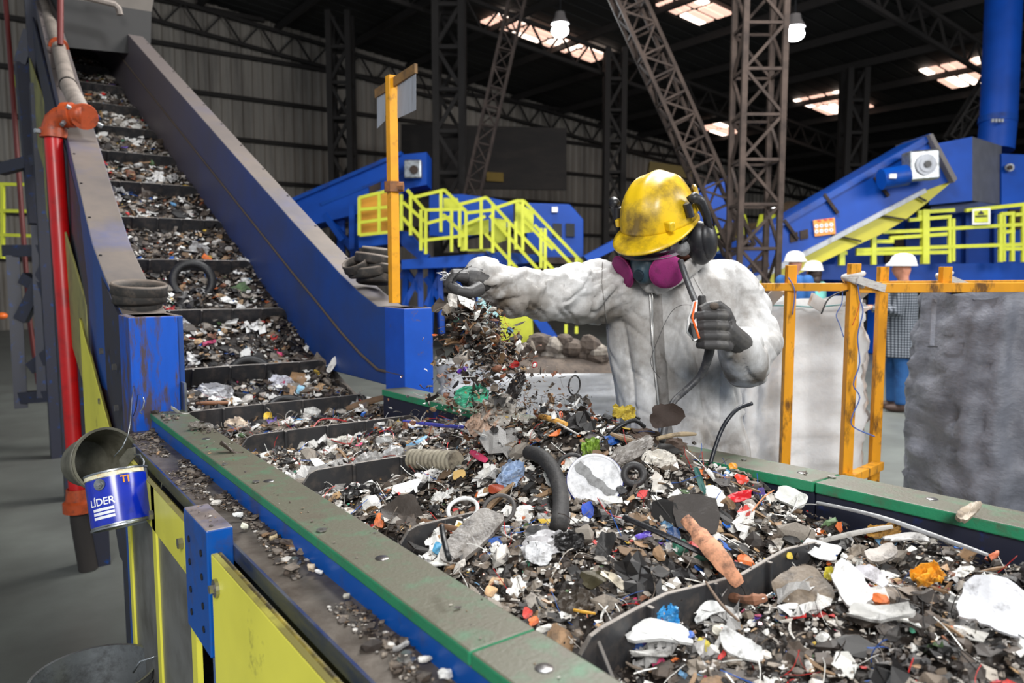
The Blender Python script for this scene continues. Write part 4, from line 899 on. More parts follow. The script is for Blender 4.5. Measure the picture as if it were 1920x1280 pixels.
# head ---------------------------------------------------------------
hc=at(1234,413,d=2.20)
hf=(-FW*.74-RT*.52-UP*.36).normalized(); hu=(UP-hf*hf.dot(UP)).normalized(); hr=hf.cross(hu)
if hr.dot(RT)<0: hr=-hr
def HL(r,f,u): return hc+hr*r+hf*f+hu*u
g=MB(); g.ell(HL(0,0,-.02),.078,.10,.115,24,16,Matrix((hr,hf,hu)).transposed()); g.tube([HL(0,-.03,-.08),at(1276,490,d=2.36)],[.062,.066],16)
g.ell(HL(0,.095,-.05),.016,.02,.028,10,8,Matrix((hr,hf,hu)).transposed())
g.ell(HL(.074,-.005,-.035),.012,.022,.032,10,8,Matrix((hr,hf,hu)).transposed()); g.ell(HL(-.074,-.005,-.035),.012,.022,.032,10,8,Matrix((hr,hf,hu)).transposed())
# bare wrists of both hands belong to the body
wr=[at(1384,644,d=2.0),at(1366,628,d=1.93)]; g.tube(wr,[.030,.028],14); g.tube([at(1405,665,d=2.06),wr[0]],[.034,.030],14)

g.tube([at(1276,490,d=2.36),at(1265,620,d=2.38)],[.07,.10],16); g.tube([at(1265,560,d=2.38),at(1178,552,d=2.34),at(1120,555,d=2.28),at(1060,556,d=2.18),at(1010,555,d=2.09),at(965,548,d=2.01),at(920,530,d=1.95)],[.04,.04,.036,.032,.03,.028,.026],12); g.tube([at(1265,560,d=2.38),at(1352,560,d=2.40),at(1390,600,d=2.40),at(1402,655,d=2.24)],[.05,.04,.036,.032],12)
m_skin=mat('dark_brown_skin',s2l(110,66,50),.5,var=.1)
remesh(g,.008,3).build('body',m_skin,wk,smooth='all',wd=False)
m_helm=mat('scuffed_yellow_helmet',s2l(238,196,26),.38,dirt=s2l(96,76,40),damt=.50,dscale=9,dsharp=.13,stretch=(1,1,1),coat=.15,bump=.05,bscale=80)
hel=MB(); n=56; rows=22; vs=[]
def dome(t,ph):
    a,b=math.sin(t),math.cos(t); a=abs(a)**.86; x=.108*a*math.cos(ph); y=.134*a*math.sin(ph); z=.137*b
    k=1
    if b>.15:
        k+=.035*math.exp(-(x/.016)**2)*min(1,(b-.15)*3)+.022*math.exp(-((abs(x)-.052)/.013)**2)*min(1,(b-.15)*2.5)
    return HL(x*k,y*k-.005,z*k*(1-.03*(y/.13)))
for i in range(rows+1):
    for j in range(n): vs.append(dome(.5*math.pi*i/rows*1.04+1e-4,2*math.pi*j/n))
hel.add(vs,[(i*n+j,(i+1)*n+j,(i+1)*n+(j+1)%n,i*n+(j+1)%n) for i in range(rows) for j in range(n)])
ho=hel.build('helmet',m_helm,wk,smooth='all'); so=ho.modifiers.new('t','SOLIDIFY'); so.thickness=.003
g=MB(); vs=[]
for j in range(n):
    ph=2*math.pi*j/n; fr=max(0,math.sin(ph)); ext=.010+.050*fr**1.6; dz=-.012-.020*fr**2
    for k in range(5):
        t=k/4; x=(.104+ext*t*.9)*math.cos(ph); y=(.132+ext*t)*math.sin(ph)-.005; vs.append(HL(x,y,dz*t-.004))
    vs.append(HL((.104+ext*.88)*math.cos(ph),(.132+ext*.99)*math.sin(ph)-.005,dz-.010)); vs.append(HL(.100*math.cos(ph),.128*math.sin(ph)-.005,-.014))
m_=7; g.add(vs,[(j*m_+k,j*m_+k+1,((j+1)%n)*m_+k+1,((j+1)%n)*m_+k) for j in range(n) for k in range(m_-1)])
g.build('brim',m_helm,ho,smooth='all')
def helbox(r,f,u,a,b,c,tw=0.,name='helmet_clip'):
    g=MB(); R3=Matrix.Rotation(tw,3,hu); g.obox(HL(r,f,u),(R3@hr)*a,(R3@hf)*b,hu*c); g.build(name,m_helm,ho,bev=.004)
helbox(.074,.098,.014,.024,.009,.013,-.62); helbox(-.106,.035,.012,.007,.02,.012); helbox(.110,-.02,.03,.008,.02,.016,name='muff_slot')
g=MB(); g.torus(HL(.088,-.085,.045),(hr*.8-hf*.5),.026,.007,18,8); g.build('rear_knob',m_helm,ho,smooth='all')
# ear defenders
m_muff=mat('black_ear_muff',s2l(34,34,38),.42,dirt=s2l(80,76,72),damt=.25,dscale=30)
for s in (1,-1):
    ef=bpy.data.objects.new('ear_muff',None)
    g=MB(); M3=Matrix((hr,hf,hu)).transposed(); g.ell(HL(s*.112,-.024,-.082),.040,.046,.066,20,14,M3); g.ell(HL(s*.132,-.024,-.078),.028,.039,.058,20,14,M3)
    cup=g.build('ear_muff',m_muff,wk,smooth='all')
    g=MB(); g.ell(HL(s*.088,-.02,-.070),.020,.036,.052,18,12,M3); g.build('ear_cushion',mat('black_cushion',s2l(22,22,24),.6),cup,smooth='all')
    g=MB(); g.tube([HL(s*.112,.022,.060),HL(s*.125,.018,.068),HL(s*.134,-.004,.050),HL(s*.140,-.020,.005),HL(s*.143,-.024,-.05)],[.013,.016,.015,.013,.010],12); g.build('muff_arm',m_muff,cup,smooth='all')
    g=MB(); g.tube([HL(s*.108,.030,.055),HL(s*.114,.030,.015)],.012,10); g.build('muff_hinge',m_muff,cup,smooth=True)
# goggles
M3=Matrix((hr,hf,hu)).transposed()
def curved_band(u0,u1,th0,th1,rx,ry,cf,name,m,off=0.,par=None,n=18):
    g=MB(); vs=[]
    for k in range(n+1):
        th=th0+(th1-th0)*k/n
        for (q,uu) in ((0,u0),(.010,(u0+u1)/2),(0,u1),(-.012,u1),(-.012,u0)): vs.append(HL((rx+q+off)*math.sin(th),cf+(ry+q+off)*math.cos(th),uu))
    g.add(vs,[(k*5+j,k*5+(j+1)%5,(k+1)*5+(j+1)%5,(k+1)*5+j) for k in range(n) for j in range(5)]+[(4,3,2,1,0),tuple(n*5+j for j in range(5))]); return g.build(name,m,par or wk,smooth=True)
gg=curved_band(-.072,-.020,-1.15,1.15,.088,.072,.052,'goggles',mat('smoky_goggle_frame',s2l(60,44,58),.25,coat=.5))
curved_band(-.064,-.028,-.85,.85,.088,.072,.052,'goggle_lens',mat('dark_goggle_lens',s2l(34,22,34),.08,coat=1.),.005,gg)
curved_band(-.076,-.070,-1.1,1.1,.090,.075,.052,'goggle_rim',mat('clear_rim',s2l(150,140,150),.15,coat=.6),.003,gg)
curved_band(-.060,-.034,1.15,2.5,.084,.088,.01,'goggle_strap',m_black,.004,gg)
# respirator
_HL=HL
def HL(r,f,u): return _HL(r-.013,f,u)
rs=MB(); rs.ell(HL(0,.100,-.105),.046,.045,.052,20,14,M3); rs.ell(HL(0,.130,-.115),.026,.022,.034,16,12,M3); rs.tube([HL(-.07,.088,-.110),HL(.07,.088,-.110)],.022,12)
resp=remesh(rs,.004,3).build('respirator',mat('teal_grey_rubber_mask',s2l(44,66,78),.4),wk,smooth='all',wd=False)
g=MB(); g.disc(HL(0,.152,-.112),hf,.016,.010,20); g.build('exhale_valve',mat('dark_valve',s2l(30,44,54),.4),resp,bev=.002)
m_pink=mat('magenta_filter_cloth',s2l(140,34,104),.75,dirt=s2l(90,36,70),damt=.35,dscale=30,bump=.2,bscale=300)
for s in (1,-1):
    c=HL(s*.070,.112,-.118); ax=(hr*s*.50+hf*.86-hu*.06).normalized()
    g=MB(); g.lathe([(0,-.020),(.030,-.020),(.036,-.010),(.047,-.008),(.050,0),(.048,.005),(.030,.007),(0,.008)],c,36,ax); f=g.build('filter',m_pink,resp,smooth='all')
    g=MB(); g.torus(c,ax,.0485,.003,36,6); g.build('filter_rim',mat('magenta_rim',s2l(170,50,120),.5),f,smooth='all')
    g=MB(); g.tube([HL(s*.035,.09,-.09),HL(s*.075,.02,-.055),HL(s*.088,-.03,-.02)],.008,6,sq=.4); g.build('mask_strap',m_black,resp,smooth='all')
HL=_HL
g=MB(); g.tube([HL(.050,.05,-.050),HL(.072,.0,-.085)],[.020,.028],12); g.build('face_cloth',mat('greyish_white_cloth',s2l(176,176,176),.8,dirt=s2l(110,108,106),damt=.4,dscale=60),wk,smooth='all')
# collar of the coverall
g=MB(); P=[at(x,y,d=d) for x,y,d in ((1225,540,2.20),(1250,530,2.19),(1283,510,2.21),(1312,488,2.27),(1322,470,2.36),(1300,455,2.46),(1255,470,2.47),(1210,495,2.36),(1208,525,2.24))]
g.tube(P+[P[0]],.020,10,sq=1.4); col=remesh(g,.006,2).build('collar',m_suit,wk,smooth='all',wd=False)
# gloves --------------------------------------------------------------
m_glove=mat('dark_grey_rubber_glove',s2l(62,60,60),.50,dirt=s2l(92,88,82),damt=.3,dscale=14,bump=.15,bscale=400)
def W(x,y,d): return at(x,y,d=d)
g=MB()
# hand gripping the hose (right of the photo): palm, four wrapped fingers, thumb over the top
g.ell(W(1348,612,1.925),.034,.024,.044,18,12,Matrix((RT,FW,UP)).transposed())
g.tube([W(1390,646,1.99),W(1368,628,1.935),W(1352,616,1.92)],[.033,.032,.036],16)
for i,(y0,y1,x1,r) in enumerate(((592,594,1297,.0128),(611,613,1299,.0132),(630,631,1303,.0130),(647,646,1311,.0118))):
    g.tube([W(1366,y0+2,1.925),W(1358,y0,1.890),W(1340,y0-1,1.868),W(1320,y0-1,1.862),W(x1+6,y1,1.872),W(x1,y1+1,1.885)],[.0145,r*1.08,r*1.04,r,r*.95,r*.78],12)
    g.ell(W(x1,y1+1,1.885),r*.8,r*.8,r*.8,10,8)
g.tube([W(1368,606,1.93),W(1360,584,1.91),W(1345,572,1.89),W(1326,575,1.875),W(1312,582,1.87)],[.018,.0155,.0145,.0135,.011],12)
gl=remesh(g,.0024,2,.4)
gl.build('glove',m_glove,wk,smooth='all',wd=False)
g=MB(); g.tube([W(1374,624,1.945),W(1380,640,1.965)],[.0,.0],6) if False else None
g=MB()
# outstretched hand: back of the hand up, fingers bent down pinching a strand
g.tube([W(945,533,1.955),W(922,529,1.935),W(905,526,1.92),W(886,522,1.905),W(870,517,1.895)],[.032,.029,.032,.034,.026],16,sq=.85)
for i,(dd,yo,l) in enumerate(((-.036,4,1.0),(-.012,0,1.06),(.012,-1,1.0),(.034,1,.85))):
    k0=W(876,516+yo,1.90+dd); r=.0125-(.001 if i==3 else 0)
    k1=W(876-24*l,513+yo,1.888+dd*1.05); k2=W(876-36*l,528+yo,1.88+dd*.8); k3=W(876-26*l,545+yo,1.875+dd*.6)
    g.tube([k0,k0.lerp(k1,.6),k1,k1.lerp(k2,.6),k2,k3],[r*1.25,r*1.1,r*1.05,r,r*.95,r*.8],12); g.ell(k3,r*.8,r*.8,r*.8,10,8)
g.tube([W(900,540,1.87),W(880,549,1.84),W(860,545,1.835),W(846,536,1.84)],[.019,.0155,.0135,.010],12); g.ell(W(846,536,1.84),.010,.010,.010,10,8)
remesh(g,.0024,2,.4).build('glove',m_glove,wk,smooth='all',wd=False)
# boots
for s in (-1,1):
    h=at(1285,950,d=2.41); f=Vector((h.x,h.y,0))+RT*.115*s; g=MB(); g.ell(f+UP*.05-FW*.06,.05,.14,.05,14,10,Matrix((RT,FW,UP)).transposed()); g.tube([f+UP*.05,f+UP*.22],[.055,.06],12)
    remesh(g,.012,2).build('boot',m_black,wk,smooth='all',wd=False)
# things held
hose=cord('hose',[(1276,487),(1281,505),(1290,530),(1301,556),(1312,578),(1328,600),(1331,640),(1325,675),(1312,705),(1285,730),(1262,752),(1250,785),(1243,822)],(2.02,1.92),[.0085]*4+[.0105]*45,mat('black_hose_rubber',s2l(52,52,56),.5,dirt=s2l(96,94,92),damt=.35,dscale=40),'black rubber hose held in the gloved fist and trailing into the waste','hose') if False else None
def catm(pts,sub=4):
    P=[]; n=len(pts); pts=[Vector(p) for p in pts]
    for i in range(n-1):
        a,b,c,d=pts[max(i-1,0)],pts[i],pts[i+1],pts[min(i+2,n-1)]
        for s in range(sub):
            t=s/sub; P.append(.5*((2*b)+(-a+c)*t+(2*a-5*b+4*c-d)*t*t+(-a+3*b-3*c+d)*t**3))
    P.append(pts[-1]); return P
def hosef(name,pp,r,m,lab,cat,n=10,sub=4):
    P=catm([at(x,y,d=d) for x,y,d in pp],sub); g=MB(); R=[r(i/(len(P)-1)) if callable(r) else r for i in range(len(P))]; g.tube(P,R,n); return solo(name,g,m,lab,cat,smooth='all')
m_hose=mat('black_hose_rubber',s2l(50,50,54),.5,dirt=s2l(96,94,92),damt=.35,dscale=40)
hosef('hose',[(1276,489,2.06),(1281,505,2.04),(1290,530,2.0),(1300,556,1.95),(1312,580,1.91),(1326,605,1.892),(1332,640,1.90),(1326,675,1.93),(1312,705,1.95),(1285,732,1.95),(1262,754,1.93),(1250,787,1.88),(1242,826,1.80)],lambda t:.0085+.0045*math.exp(-((t-.5)/.14)**2),m_hose,'black rubber hose held in the gloved fist and trailing into the waste','hose',12)
g=MB(); g.prism([W(1300,566,1.88),W(1309,562,1.88),W(1306,600,1.86),W(1312,634,1.86),W(1303,640,1.86),W(1288,624,1.87),W(1290,600,1.87)],FW*.012); pk=thing('torn_packet','torn orange black and white packet held behind the gloved fingers','packet',W(1300,600,1.87))
g.build('wrapper',m_white,pk,bev=.002)
g=MB(); g.tube([W(1304,566,1.872),W(1298,596,1.852),W(1311,634,1.852)],.0028,6); g.build('orange_stripe',mat('orange_print2',s2l(240,100,30),.4),pk)
g=MB(); g.prism([W(1294,604,1.855),W(1300,608,1.855),W(1308,632,1.852),W(1300,634,1.852),W(1290,620,1.86)],FW*.002); g.build('black_print',m_black,pk)
hosef('rubber_scrap',[(1316,556,1.9),(1318,575,1.89),(1330,590,1.89)],.010,m_rubber,'curled black rubber scrap sticking up from the gloved fist','scrap')
g=MB(); g.ell(W(1338,574,1.872),.016,.012,.010,10,8); solo('dirt_clod',g,m_rub,'brown clod held between thumb and fist','clod',smooth=True)
hosef('wire_strand',[(1300,572,1.9),(1275,573,2.1),(1255,590,2.16),(1232,640,2.16),(1220,680,2.16),(1238,710,2.16)],.0008,m_black,'thin black wire curling across the chest of the coverall','wire',5)
m_foil=mat('crinkled_foil',s2l(190,190,192),.3,.5,dirt=s2l(110,106,104),damt=.3,dscale=60,bump=.5,bscale=90)
hosef('foil_strand',[(836,520,1.86),(850,530,1.85),(868,542,1.83),(884,556,1.84),(892,572,1.85),(893,590,1.86),(898,606,1.86)],lambda t:.0035+.002*math.sin(t*6),m_foil,'crinkled silvery strand hanging from the outstretched glove','strand',6)
g=MB()
for i in range(22):
    a=W(850,522,1.87); b=a-RT*random.uniform(.01,.045)+UP*random.uniform(-.02,.015)+FW*random.uniform(-.03,.03); g.tube([a,a.lerp(b,.5)+UP*random.uniform(-.005,.01),b],[.0022,.0018,.0006],5)
solo('wire_tuft',g,m_foil,'grey tuft of shredded strands pinched at the outstretched fingertips','tuft',smooth=True)['kind']='stuff'
hosef('wire_strand',[(845,538,1.84),(852,520,1.83),(866,506,1.84),(884,498,1.87)],.0012,m_black,'thin black wire arching over the outstretched glove','wire',5)
# ---------------------------------------------------------------- visitors
def visitor(px,py_h,d,Hh,face,lab,shirt,trous,coat=None,hair=None,arm='fwd',stance=0):
    p=at(px,py_h,d=d); base=Vector((p.x,p.y,0)); S=Hh/1.75
    f=(RT*face[0]+FW*face[1]).normalized(); r=f.cross(UP); t=thing('person',lab,'person',base)
    def L(a,b,c): return base+r*a*S+f*b*S+UP*c*S
    skin=MB(); skin.ell(L(0,.01,1.60),.075*S,.095*S,.115*S,16,12,Matrix((r,f,UP)).transposed()); skin.tube([L(0,-.01,1.55),L(0,-.01,1.38)],[.055,.06],12); skin.ell(L(0,.10,1.59),.015,.02,.025,8,6)
    for s in (-1,1): skin.ell(L(s*.078,0,1.60),.012,.02,.03,8,6)
    hands=[]
    for s in (-1,1):
        sh,el=L(s*.19,0,1.40),L(s*.24,.02,1.13); ha=L(s*.10,.33,1.17) if (arm=='fwd') else L(s*.22,.10,.88) if s*1>0 or arm=='down' else L(s*.05,.30,1.2)
        skin.tube([sh,el,ha],[.045,.035,.026],10); hands.append((sh,el,ha))
        for q in range(4): o=r*(q-1.5)*.018; skin.tube([ha+o,ha+o+f*.04,ha+o+f*.07-UP*.02],[.011,.010,.008],7)
        skin.tube([ha,ha+f*.03-r*s*.03+UP*.01],[.013,.010],7); skin.ell(ha+f*.01,.035,.045,.02,10,8,Matrix((r,f,UP)).transposed())
    skin.tube([L(0,0,1.42),L(0,0,1.0)],[.12,.13],12)
    for s in (-1,1): skin.tube([L(s*.09,0,.95),L(s*.10,.01+stance*s,.5),L(s*.10,stance*s,.09)],[.06,.042,.034],10)
    remesh(skin,.016,2).build('body',mat('light_skin',s2l(206,140,112),.5),t,smooth='all',wd=False)
    c=MB(); bot=.62 if coat else .93
    loft(c,[(L(0,-.005,z),r*a*S,f*b*S) for z,a,b in ((1.475,.07,.065),(1.44,.15,.10),(1.39,.20,.14 if coat else .11),(1.25,.20,.17 if coat else .13),(1.05,.19,.17 if coat else .13),(bot,.22 if coat else .19,.20 if coat else .15))],20)
    for sh,el,ha in hands: c.tube([sh,el,el.lerp(ha,.82 if coat else .25)],[.075*S,.062*S,.052*S],12); c.ell(sh,.078,.078,.078,10,8)
    remesh(c,.015,3).build('coat' if coat else 'shirt',shirt,t,smooth='all',wd=False)
    c=MB(); loft(c,[(L(0,0,z),r*.18*S,f*.125*S) for z in (1.0,.85)],16)
    for s in (-1,1): c.tube([L(s*.09,0,.92),L(s*.10,.01+stance*s,.5),L(s*.10,stance*s,.09)],[.095,.075,.065],12)
    remesh(c,.016,3).build('trousers',trous,t,smooth='all',wd=False)
    for s in (-1,1):
        c=MB(); c.ell(L(s*.10,.05+stance*s,.045),.045,.13,.045,12,8,Matrix((r,f,UP)).transposed()); c.tube([L(s*.10,stance*s,.04),L(s*.10,stance*s,.14)],.05,10); remesh(c,.014,2).build('shoe',mat('brown_leather',s2l(70,50,42),.6),t,smooth='all',wd=False)
    if hair:
        c=MB(); c.ell(L(0,-.03,1.59),.09,.10,.12,14,10,Matrix((r,f,UP)).transposed()); c.tube([L(0,-.06,1.55),L(0,-.06,1.42)],[.07,.05],10); c.build('hair',mat('dark_hair',s2l(40,26,22),.6),t,smooth='all')
    c=MB(); M=Matrix((r,f,UP)).transposed(); c.lathe([(.125,.0),(.128,.012),(.118,.02),(.115,.05),(.10,.095),(.07,.125),(.03,.138),(0,.14)],(0,0,0),24)
    for v in c.v: 
        w=Vector((v.x,v.y*1.15+(.03 if v.y>.08 and v.z<.02 else 0),v.z)); v[:]=(L(0,0,1.635)+(M@w))[:]
    c.build('helmet',mat('white_helmet',s2l(244,244,242),.35),t,smooth='all')
    return t,L
vb=mat('blue_work_shirt',s2l(36,88,150),.8); vt=mat('teal_shirt',s2l(120,196,188),.8); jeans=mat('blue_jeans',s2l(34,84,140),.85,dirt=s2l(20,50,100),damt=.3)
visitor(1490,500,9.6,1.79,(.75,.5),'person in a blue shirt and white helmet facing right, nearest the worker',vb,mat('dark_trousers',s2l(40,44,60),.8))
visitor(1524,520,10.4,1.67,(-.5,.9),'person with dark hair, white helmet and teal top, turned away behind the blue shirt',vt,jeans,hair=True)
m_coat=mat('checked_wool_coat',s2l(84,90,96),.85)
nt=m_coat.node_tree; N=nt.nodes; L_=nt.links; tc=N.new('ShaderNodeTexCoord'); mp=N.new('ShaderNodeMapping'); mp.inputs['Rotation'].default_value=(0,0,-YAW)
L_.new(tc.outputs['Object'],mp.inputs[0]); sp=N.new('ShaderNodeSeparateXYZ'); L_.new(mp.outputs[0],sp.inputs[0]); outs=[]
for ax_ in ('X','Z'):
    a=N.new('ShaderNodeMath'); a.operation='MULTIPLY'; a.inputs[1].default_value=36; L_.new(sp.outputs[ax_],a.inputs[0]); b=N.new('ShaderNodeMath'); b.operation='FRACT'; L_.new(a.outputs[0],b.inputs[0]); c=N.new('ShaderNodeMath'); c.operation='GREATER_THAN'; c.inputs[1].default_value=.5; L_.new(b.outputs[0],c.inputs[0]); outs.append(c.outputs[0])
s_=N.new('ShaderNodeMath'); s_.operation='ADD'; L_.new(outs[0],s_.inputs[0]); L_.new(outs[1],s_.inputs[1]); rr=N.new('ShaderNodeValToRGB'); rr.color_ramp.interpolation='CONSTANT'
rr.color_ramp.elements[0].color=(*s2l(34,38,46),1); rr.color_ramp.elements[1].position=.75; rr.color_ramp.elements[1].color=(*s2l(150,156,164),1); e=rr.color_ramp.elements.new(.35); e.color=(*s2l(72,78,88),1)
h_=N.new('ShaderNodeMath'); h_.operation='MULTIPLY'; h_.inputs[1].default_value=.5; L_.new(s_.outputs[0],h_.inputs[0]); L_.new(h_.outputs[0],rr.inputs[0]); L_.new(rr.outputs[0],N['Principled BSDF'].inputs['Base Color'])
vt3,LL=visitor(1692,521,8.2,1.72,(-.8,.45),'person in a long grey checked coat, jeans and white helmet, looking at a phone',m_coat,jeans,coat=True,hair=False,stance=.05)
g=MB(); hp_=LL(0,.40,1.20); g.obox(hp_,RT*.02,FW*.05,UP*.05); solo('phone',g,m_mach_grey,'grey phone held by the person in the checked coat','phone')
# ================================================================ WASTE
FL=(-.28,.25,.77,1.30,1.83,2.35)+tuple(2.87+i*.47 for i in range(15))
def fbm(x,y,s): return noise.noise(Vector((x*s,y*s,1.7)))+.5*noise.noise(Vector((x*s*2.1,y*s*2.1,4.1)))+.25*noise.noise(Vector((x*s*4.3,y*s*4.3,8.3)))
def waste_z(x,y):
    b=belt_z(y); g=math.exp
    if y<2.6:
        z=.978+.024*fbm(x,y,5)
        z+=.150*g(-((x-1.27)/.19)**2-((y-1.42)/.42)**2)+.065*g(-((x-1.05)/.30)**2-((y-1.28)/.36)**2)
        z+=.05*g(-((x-1.22)/.2)**2-((y-2.05)/.35)**2)
        z+=.060*g(-((x-1.15)/.38)**2-((y-.36)/.26)**2)+.03*g(-((x-.85)/.3)**2-((y-1.0)/.16)**2)
        z-=.022*g(-((x-1.47)/.07)**2)*(1 if y<1.15 else .0); z+=.018*g(-((x-1.3)/.16)**2-((y-.95)/.2)**2)+(.048*g(-((x-1.44)/.13)**2) if y<1.15 else 0)
    else:
        k=min(1,(y-2.6)/.5); z=(.968)*(1-k)+(b+.040)*k if y<3.1 else b+.040
        z+=.020*fbm(x,y,6)+.03*math.exp(-((x-1.30)/.08)**2)
    for f in FL:
        if 0<f-y<.25: z-=(.030 if y<2.6 else .016)*g(-((f-y)/.06)**2)*(1 if not(1.0<f<1.6 and x>.75) else 0)
    z-= .055*g(-((x-.585)/.065)**2)*(1 if y<2.0 else .3)+(.03*g(-((x-.66)/.09)**2-((y-.68)/.10)**2))
    return max(z,b+.004)
def wn(x,y):
    e=.01; return Vector((-(waste_z(x+e,y)-waste_z(x-e,y))/(2*e),-(waste_z(x,y+e)-waste_z(x,y-e))/(2*e),1)).normalized()
def on_waste(px,py):
    r=ray(px,py); o=Vector((0,0,CAM_H)); t=.55; best=None
    while t<11:
        p=o+r*t; lim=(rr_in(p.y)-.015) if p.y<2.55 else 1.34-taper(p.y,0)
        if .5<p.x<lim:
            h=p.z-waste_z(p.x,p.y)
            if h<0: return p,t
            if best is None or h<best[0]: best=(h,p,t)
        t+=.006
    return best[1],best[2]
# --- fine waste : thousands of crumbs, flakes and shreds nobody could count
PAL=[(s2l(32,29,27),17),(s2l(52,44,39),18),(s2l(78,67,58),17),(s2l(116,104,92),13),(s2l(142,131,118),10),(s2l(168,160,150),8),(s2l(206,200,192),8),(s2l(240,238,232),11),(s2l(152,120,88),4),(s2l(178,146,108),3),(s2l(124,78,54),2),
 (s2l(40,90,170),.7),(s2l(110,160,200),.5),(s2l(190,44,40),.8),(s2l(216,110,50),.7),(s2l(220,184,70),.5),(s2l(60,130,104),.4),(s2l(196,70,110),.3),(s2l(90,66,150),.25),(s2l(84,110,70),.4)]
PC=np.array([p[0] for p in PAL]); PW=np.array([p[1] for p in PAL],float); PW/=PW.sum()
def t_chip(n,th,bend,jz=0.):
    a=np.sort(RNG.uniform(0,2*np.pi,n)); a=np.linspace(0,2*np.pi,n,endpoint=False)+RNG.uniform(-.3,.3,n); r=RNG.uniform(.55,1.1,n); el=RNG.uniform(.45,1)
    x=r*np.cos(a); y=r*np.sin(a)*el; z=bend*(x**2)+RNG.uniform(-jz,jz,n)
    V=np.concatenate([np.stack([x,y,z+th/2],1),np.stack([x*.94,y*.94,z-th/2],1)])
    F=[tuple(range(n)),tuple(range(2*n-1,n-1,-1))]+[(i,i+n,(i+1)%n+n,(i+1)%n) for i in range(n)]; return V,F
def t_chunk():
    V=[(0,0,1),(0,0,-1)]+[(math.cos(k*1.2566+.6*(j)),math.sin(k*1.2566+.6*j),.45-.9*j) for j in (0,1) for k in range(5)]
    V=np.array(V)*RNG.uniform(.65,1.2,(12,1))*np.array([1,RNG.uniform(.5,1),RNG.uniform(.35,.8)])
    F=[(0,2+k,2+(k+1)%5) for k in range(5)]+[(1,7+(k+1)%5,7+k) for k in range(5)]+[(2+k,7+k,2+(k+1)%5) for k in range(5)]+[(2+(k+1)%5,7+k,7+(k+1)%5) for k in range(5)]
    return V,F
def t_crump(n=4,amp=.35):
    g=np.linspace(-1,1,n); X,Y=np.meshgrid(g,g); X=X*RNG.uniform(.6,1)+RNG.uniform(-.15,.15,X.shape); Y=Y*RNG.uniform(.5,1)+RNG.uniform(-.15,.15,X.shape); Z=RNG.uniform(-amp,amp,X.shape)
    V=np.stack([X.ravel(),Y.ravel(),Z.ravel()],1); F=[(i*n+j,i*n+j+1,(i+1)*n+j+1,(i+1)*n+j) for i in range(n-1) for j in range(n-1)]
    return V,F
def t_stick(seg=3,w=.12,curve=.25):
    V=[];F=[]; ph=RNG.uniform(-curve,curve,2)
    for i in range(seg+1):
        t=2*i/seg-1; ww=w*(1-.4*abs(t))*RNG.uniform(.8,1.2); c=np.array([t,ph[0]*t*t,ph[1]*t*t])
        for a,b in ((-1,-1),(1,-1),(1,1),(-1,1)): V.append(c+np.array([0,a*ww,b*ww*.7]))
    for i in range(seg):
        for j in range(4): F.append((i*4+j,i*4+(j+1)%4,i*4+4+(j+1)%4,i*4+4+j))
    F+=[(3,2,1,0),tuple(seg*4+j for j in range(4))]; return np.array(V),F
def t_wire(seg=9,w=.02):
    V=[];F=[]; p=np.zeros(3); d=RNG.normal(size=3); d[2]*=.3; d/=np.linalg.norm(d); k=RNG.normal(size=3)*.5; k[2]*=.4
    for i in range(seg+1):
        s=np.cross(d,[0,0,1.]); s/=np.linalg.norm(s)+1e-6; u=np.cross(s,d)
        for a in range(3): V.append(p+w*(s*math.cos(a*2.094)+u*math.sin(a*2.094)))
        p=p+d*.25; d=d+np.cross(k,d)*.35+RNG.normal(size=3)*.08; d/=np.linalg.norm(d)
    V=np.array(V); V-=V.mean(0)
    for i in range(seg):
        for j in range(3): F.append((i*3+j,i*3+(j+1)%3,i*3+3+(j+1)%3,i*3+3+j))
    return V,F
TP=[t_chip(5,.10,.1) for _ in range(8)]+[t_chip(6,.06,.3,.08) for _ in range(8)]+[t_chip(7,.05,-.35,.15) for _ in range(6)]
TK=[t_chunk() for _ in range(12)]; TC=[t_crump() for _ in range(12)]; TS=[t_stick() for _ in range(8)]; TW=[t_wire() for _ in range(24)]
def rotm(n,yaw,tilt,tdir):
    q=Vector((0,0,1)).rotation_difference(n).to_matrix(); a=Matrix.Rotation(tilt,3,Vector((math.cos(tdir),math.sin(tdir),0))); return np.array(q@a@Matrix.Rotation(yaw,3,'Z'))
class Soup:
    def __init__(s): s.V=[];s.F=[];s.C=[];s.M=[];s.n=0
    def put(s,T,loc,R,sc_,col,mi=0):
        V,F=T; s.V.append((V*sc_)@R.T+np.array(loc)); k=s.n; s.F+=[tuple(i+k for i in f) for f in F]; s.C.append(np.tile(col,(len(V),1))); s.M+=[mi]*len(F); s.n+=len(V)
    def build(s,name,mats,label,cat):
        me=bpy.data.meshes.new(name); V=np.concatenate(s.V); me.from_pydata(V.tolist(),[],s.F)
        for m in mats: me.materials.append(m)
        me.polygons.foreach_set('material_index',s.M)
        ca=me.color_attributes.new('piece_colour','FLOAT_COLOR','POINT'); C=np.concatenate(s.C); ca.data.foreach_set('color',np.concatenate([C,np.ones((len(C),1))],1).ravel())
        o=bpy.data.objects.new(name,me); sc.collection.objects.link(o); return tag(o,label,cat,kind='stuff')
m_w1=mat('mixed_waste',(1,1,1),.62,attr='piece_colour',var=.3,dscale=60,dirt=s2l(40,34,30),damt=.36)
m_w2=mat('mixed_waste_shiny',(1,1,1),.22,attr='piece_colour',var=.2,dscale=60,dirt=s2l(60,54,48),damt=.25,spec=.7)
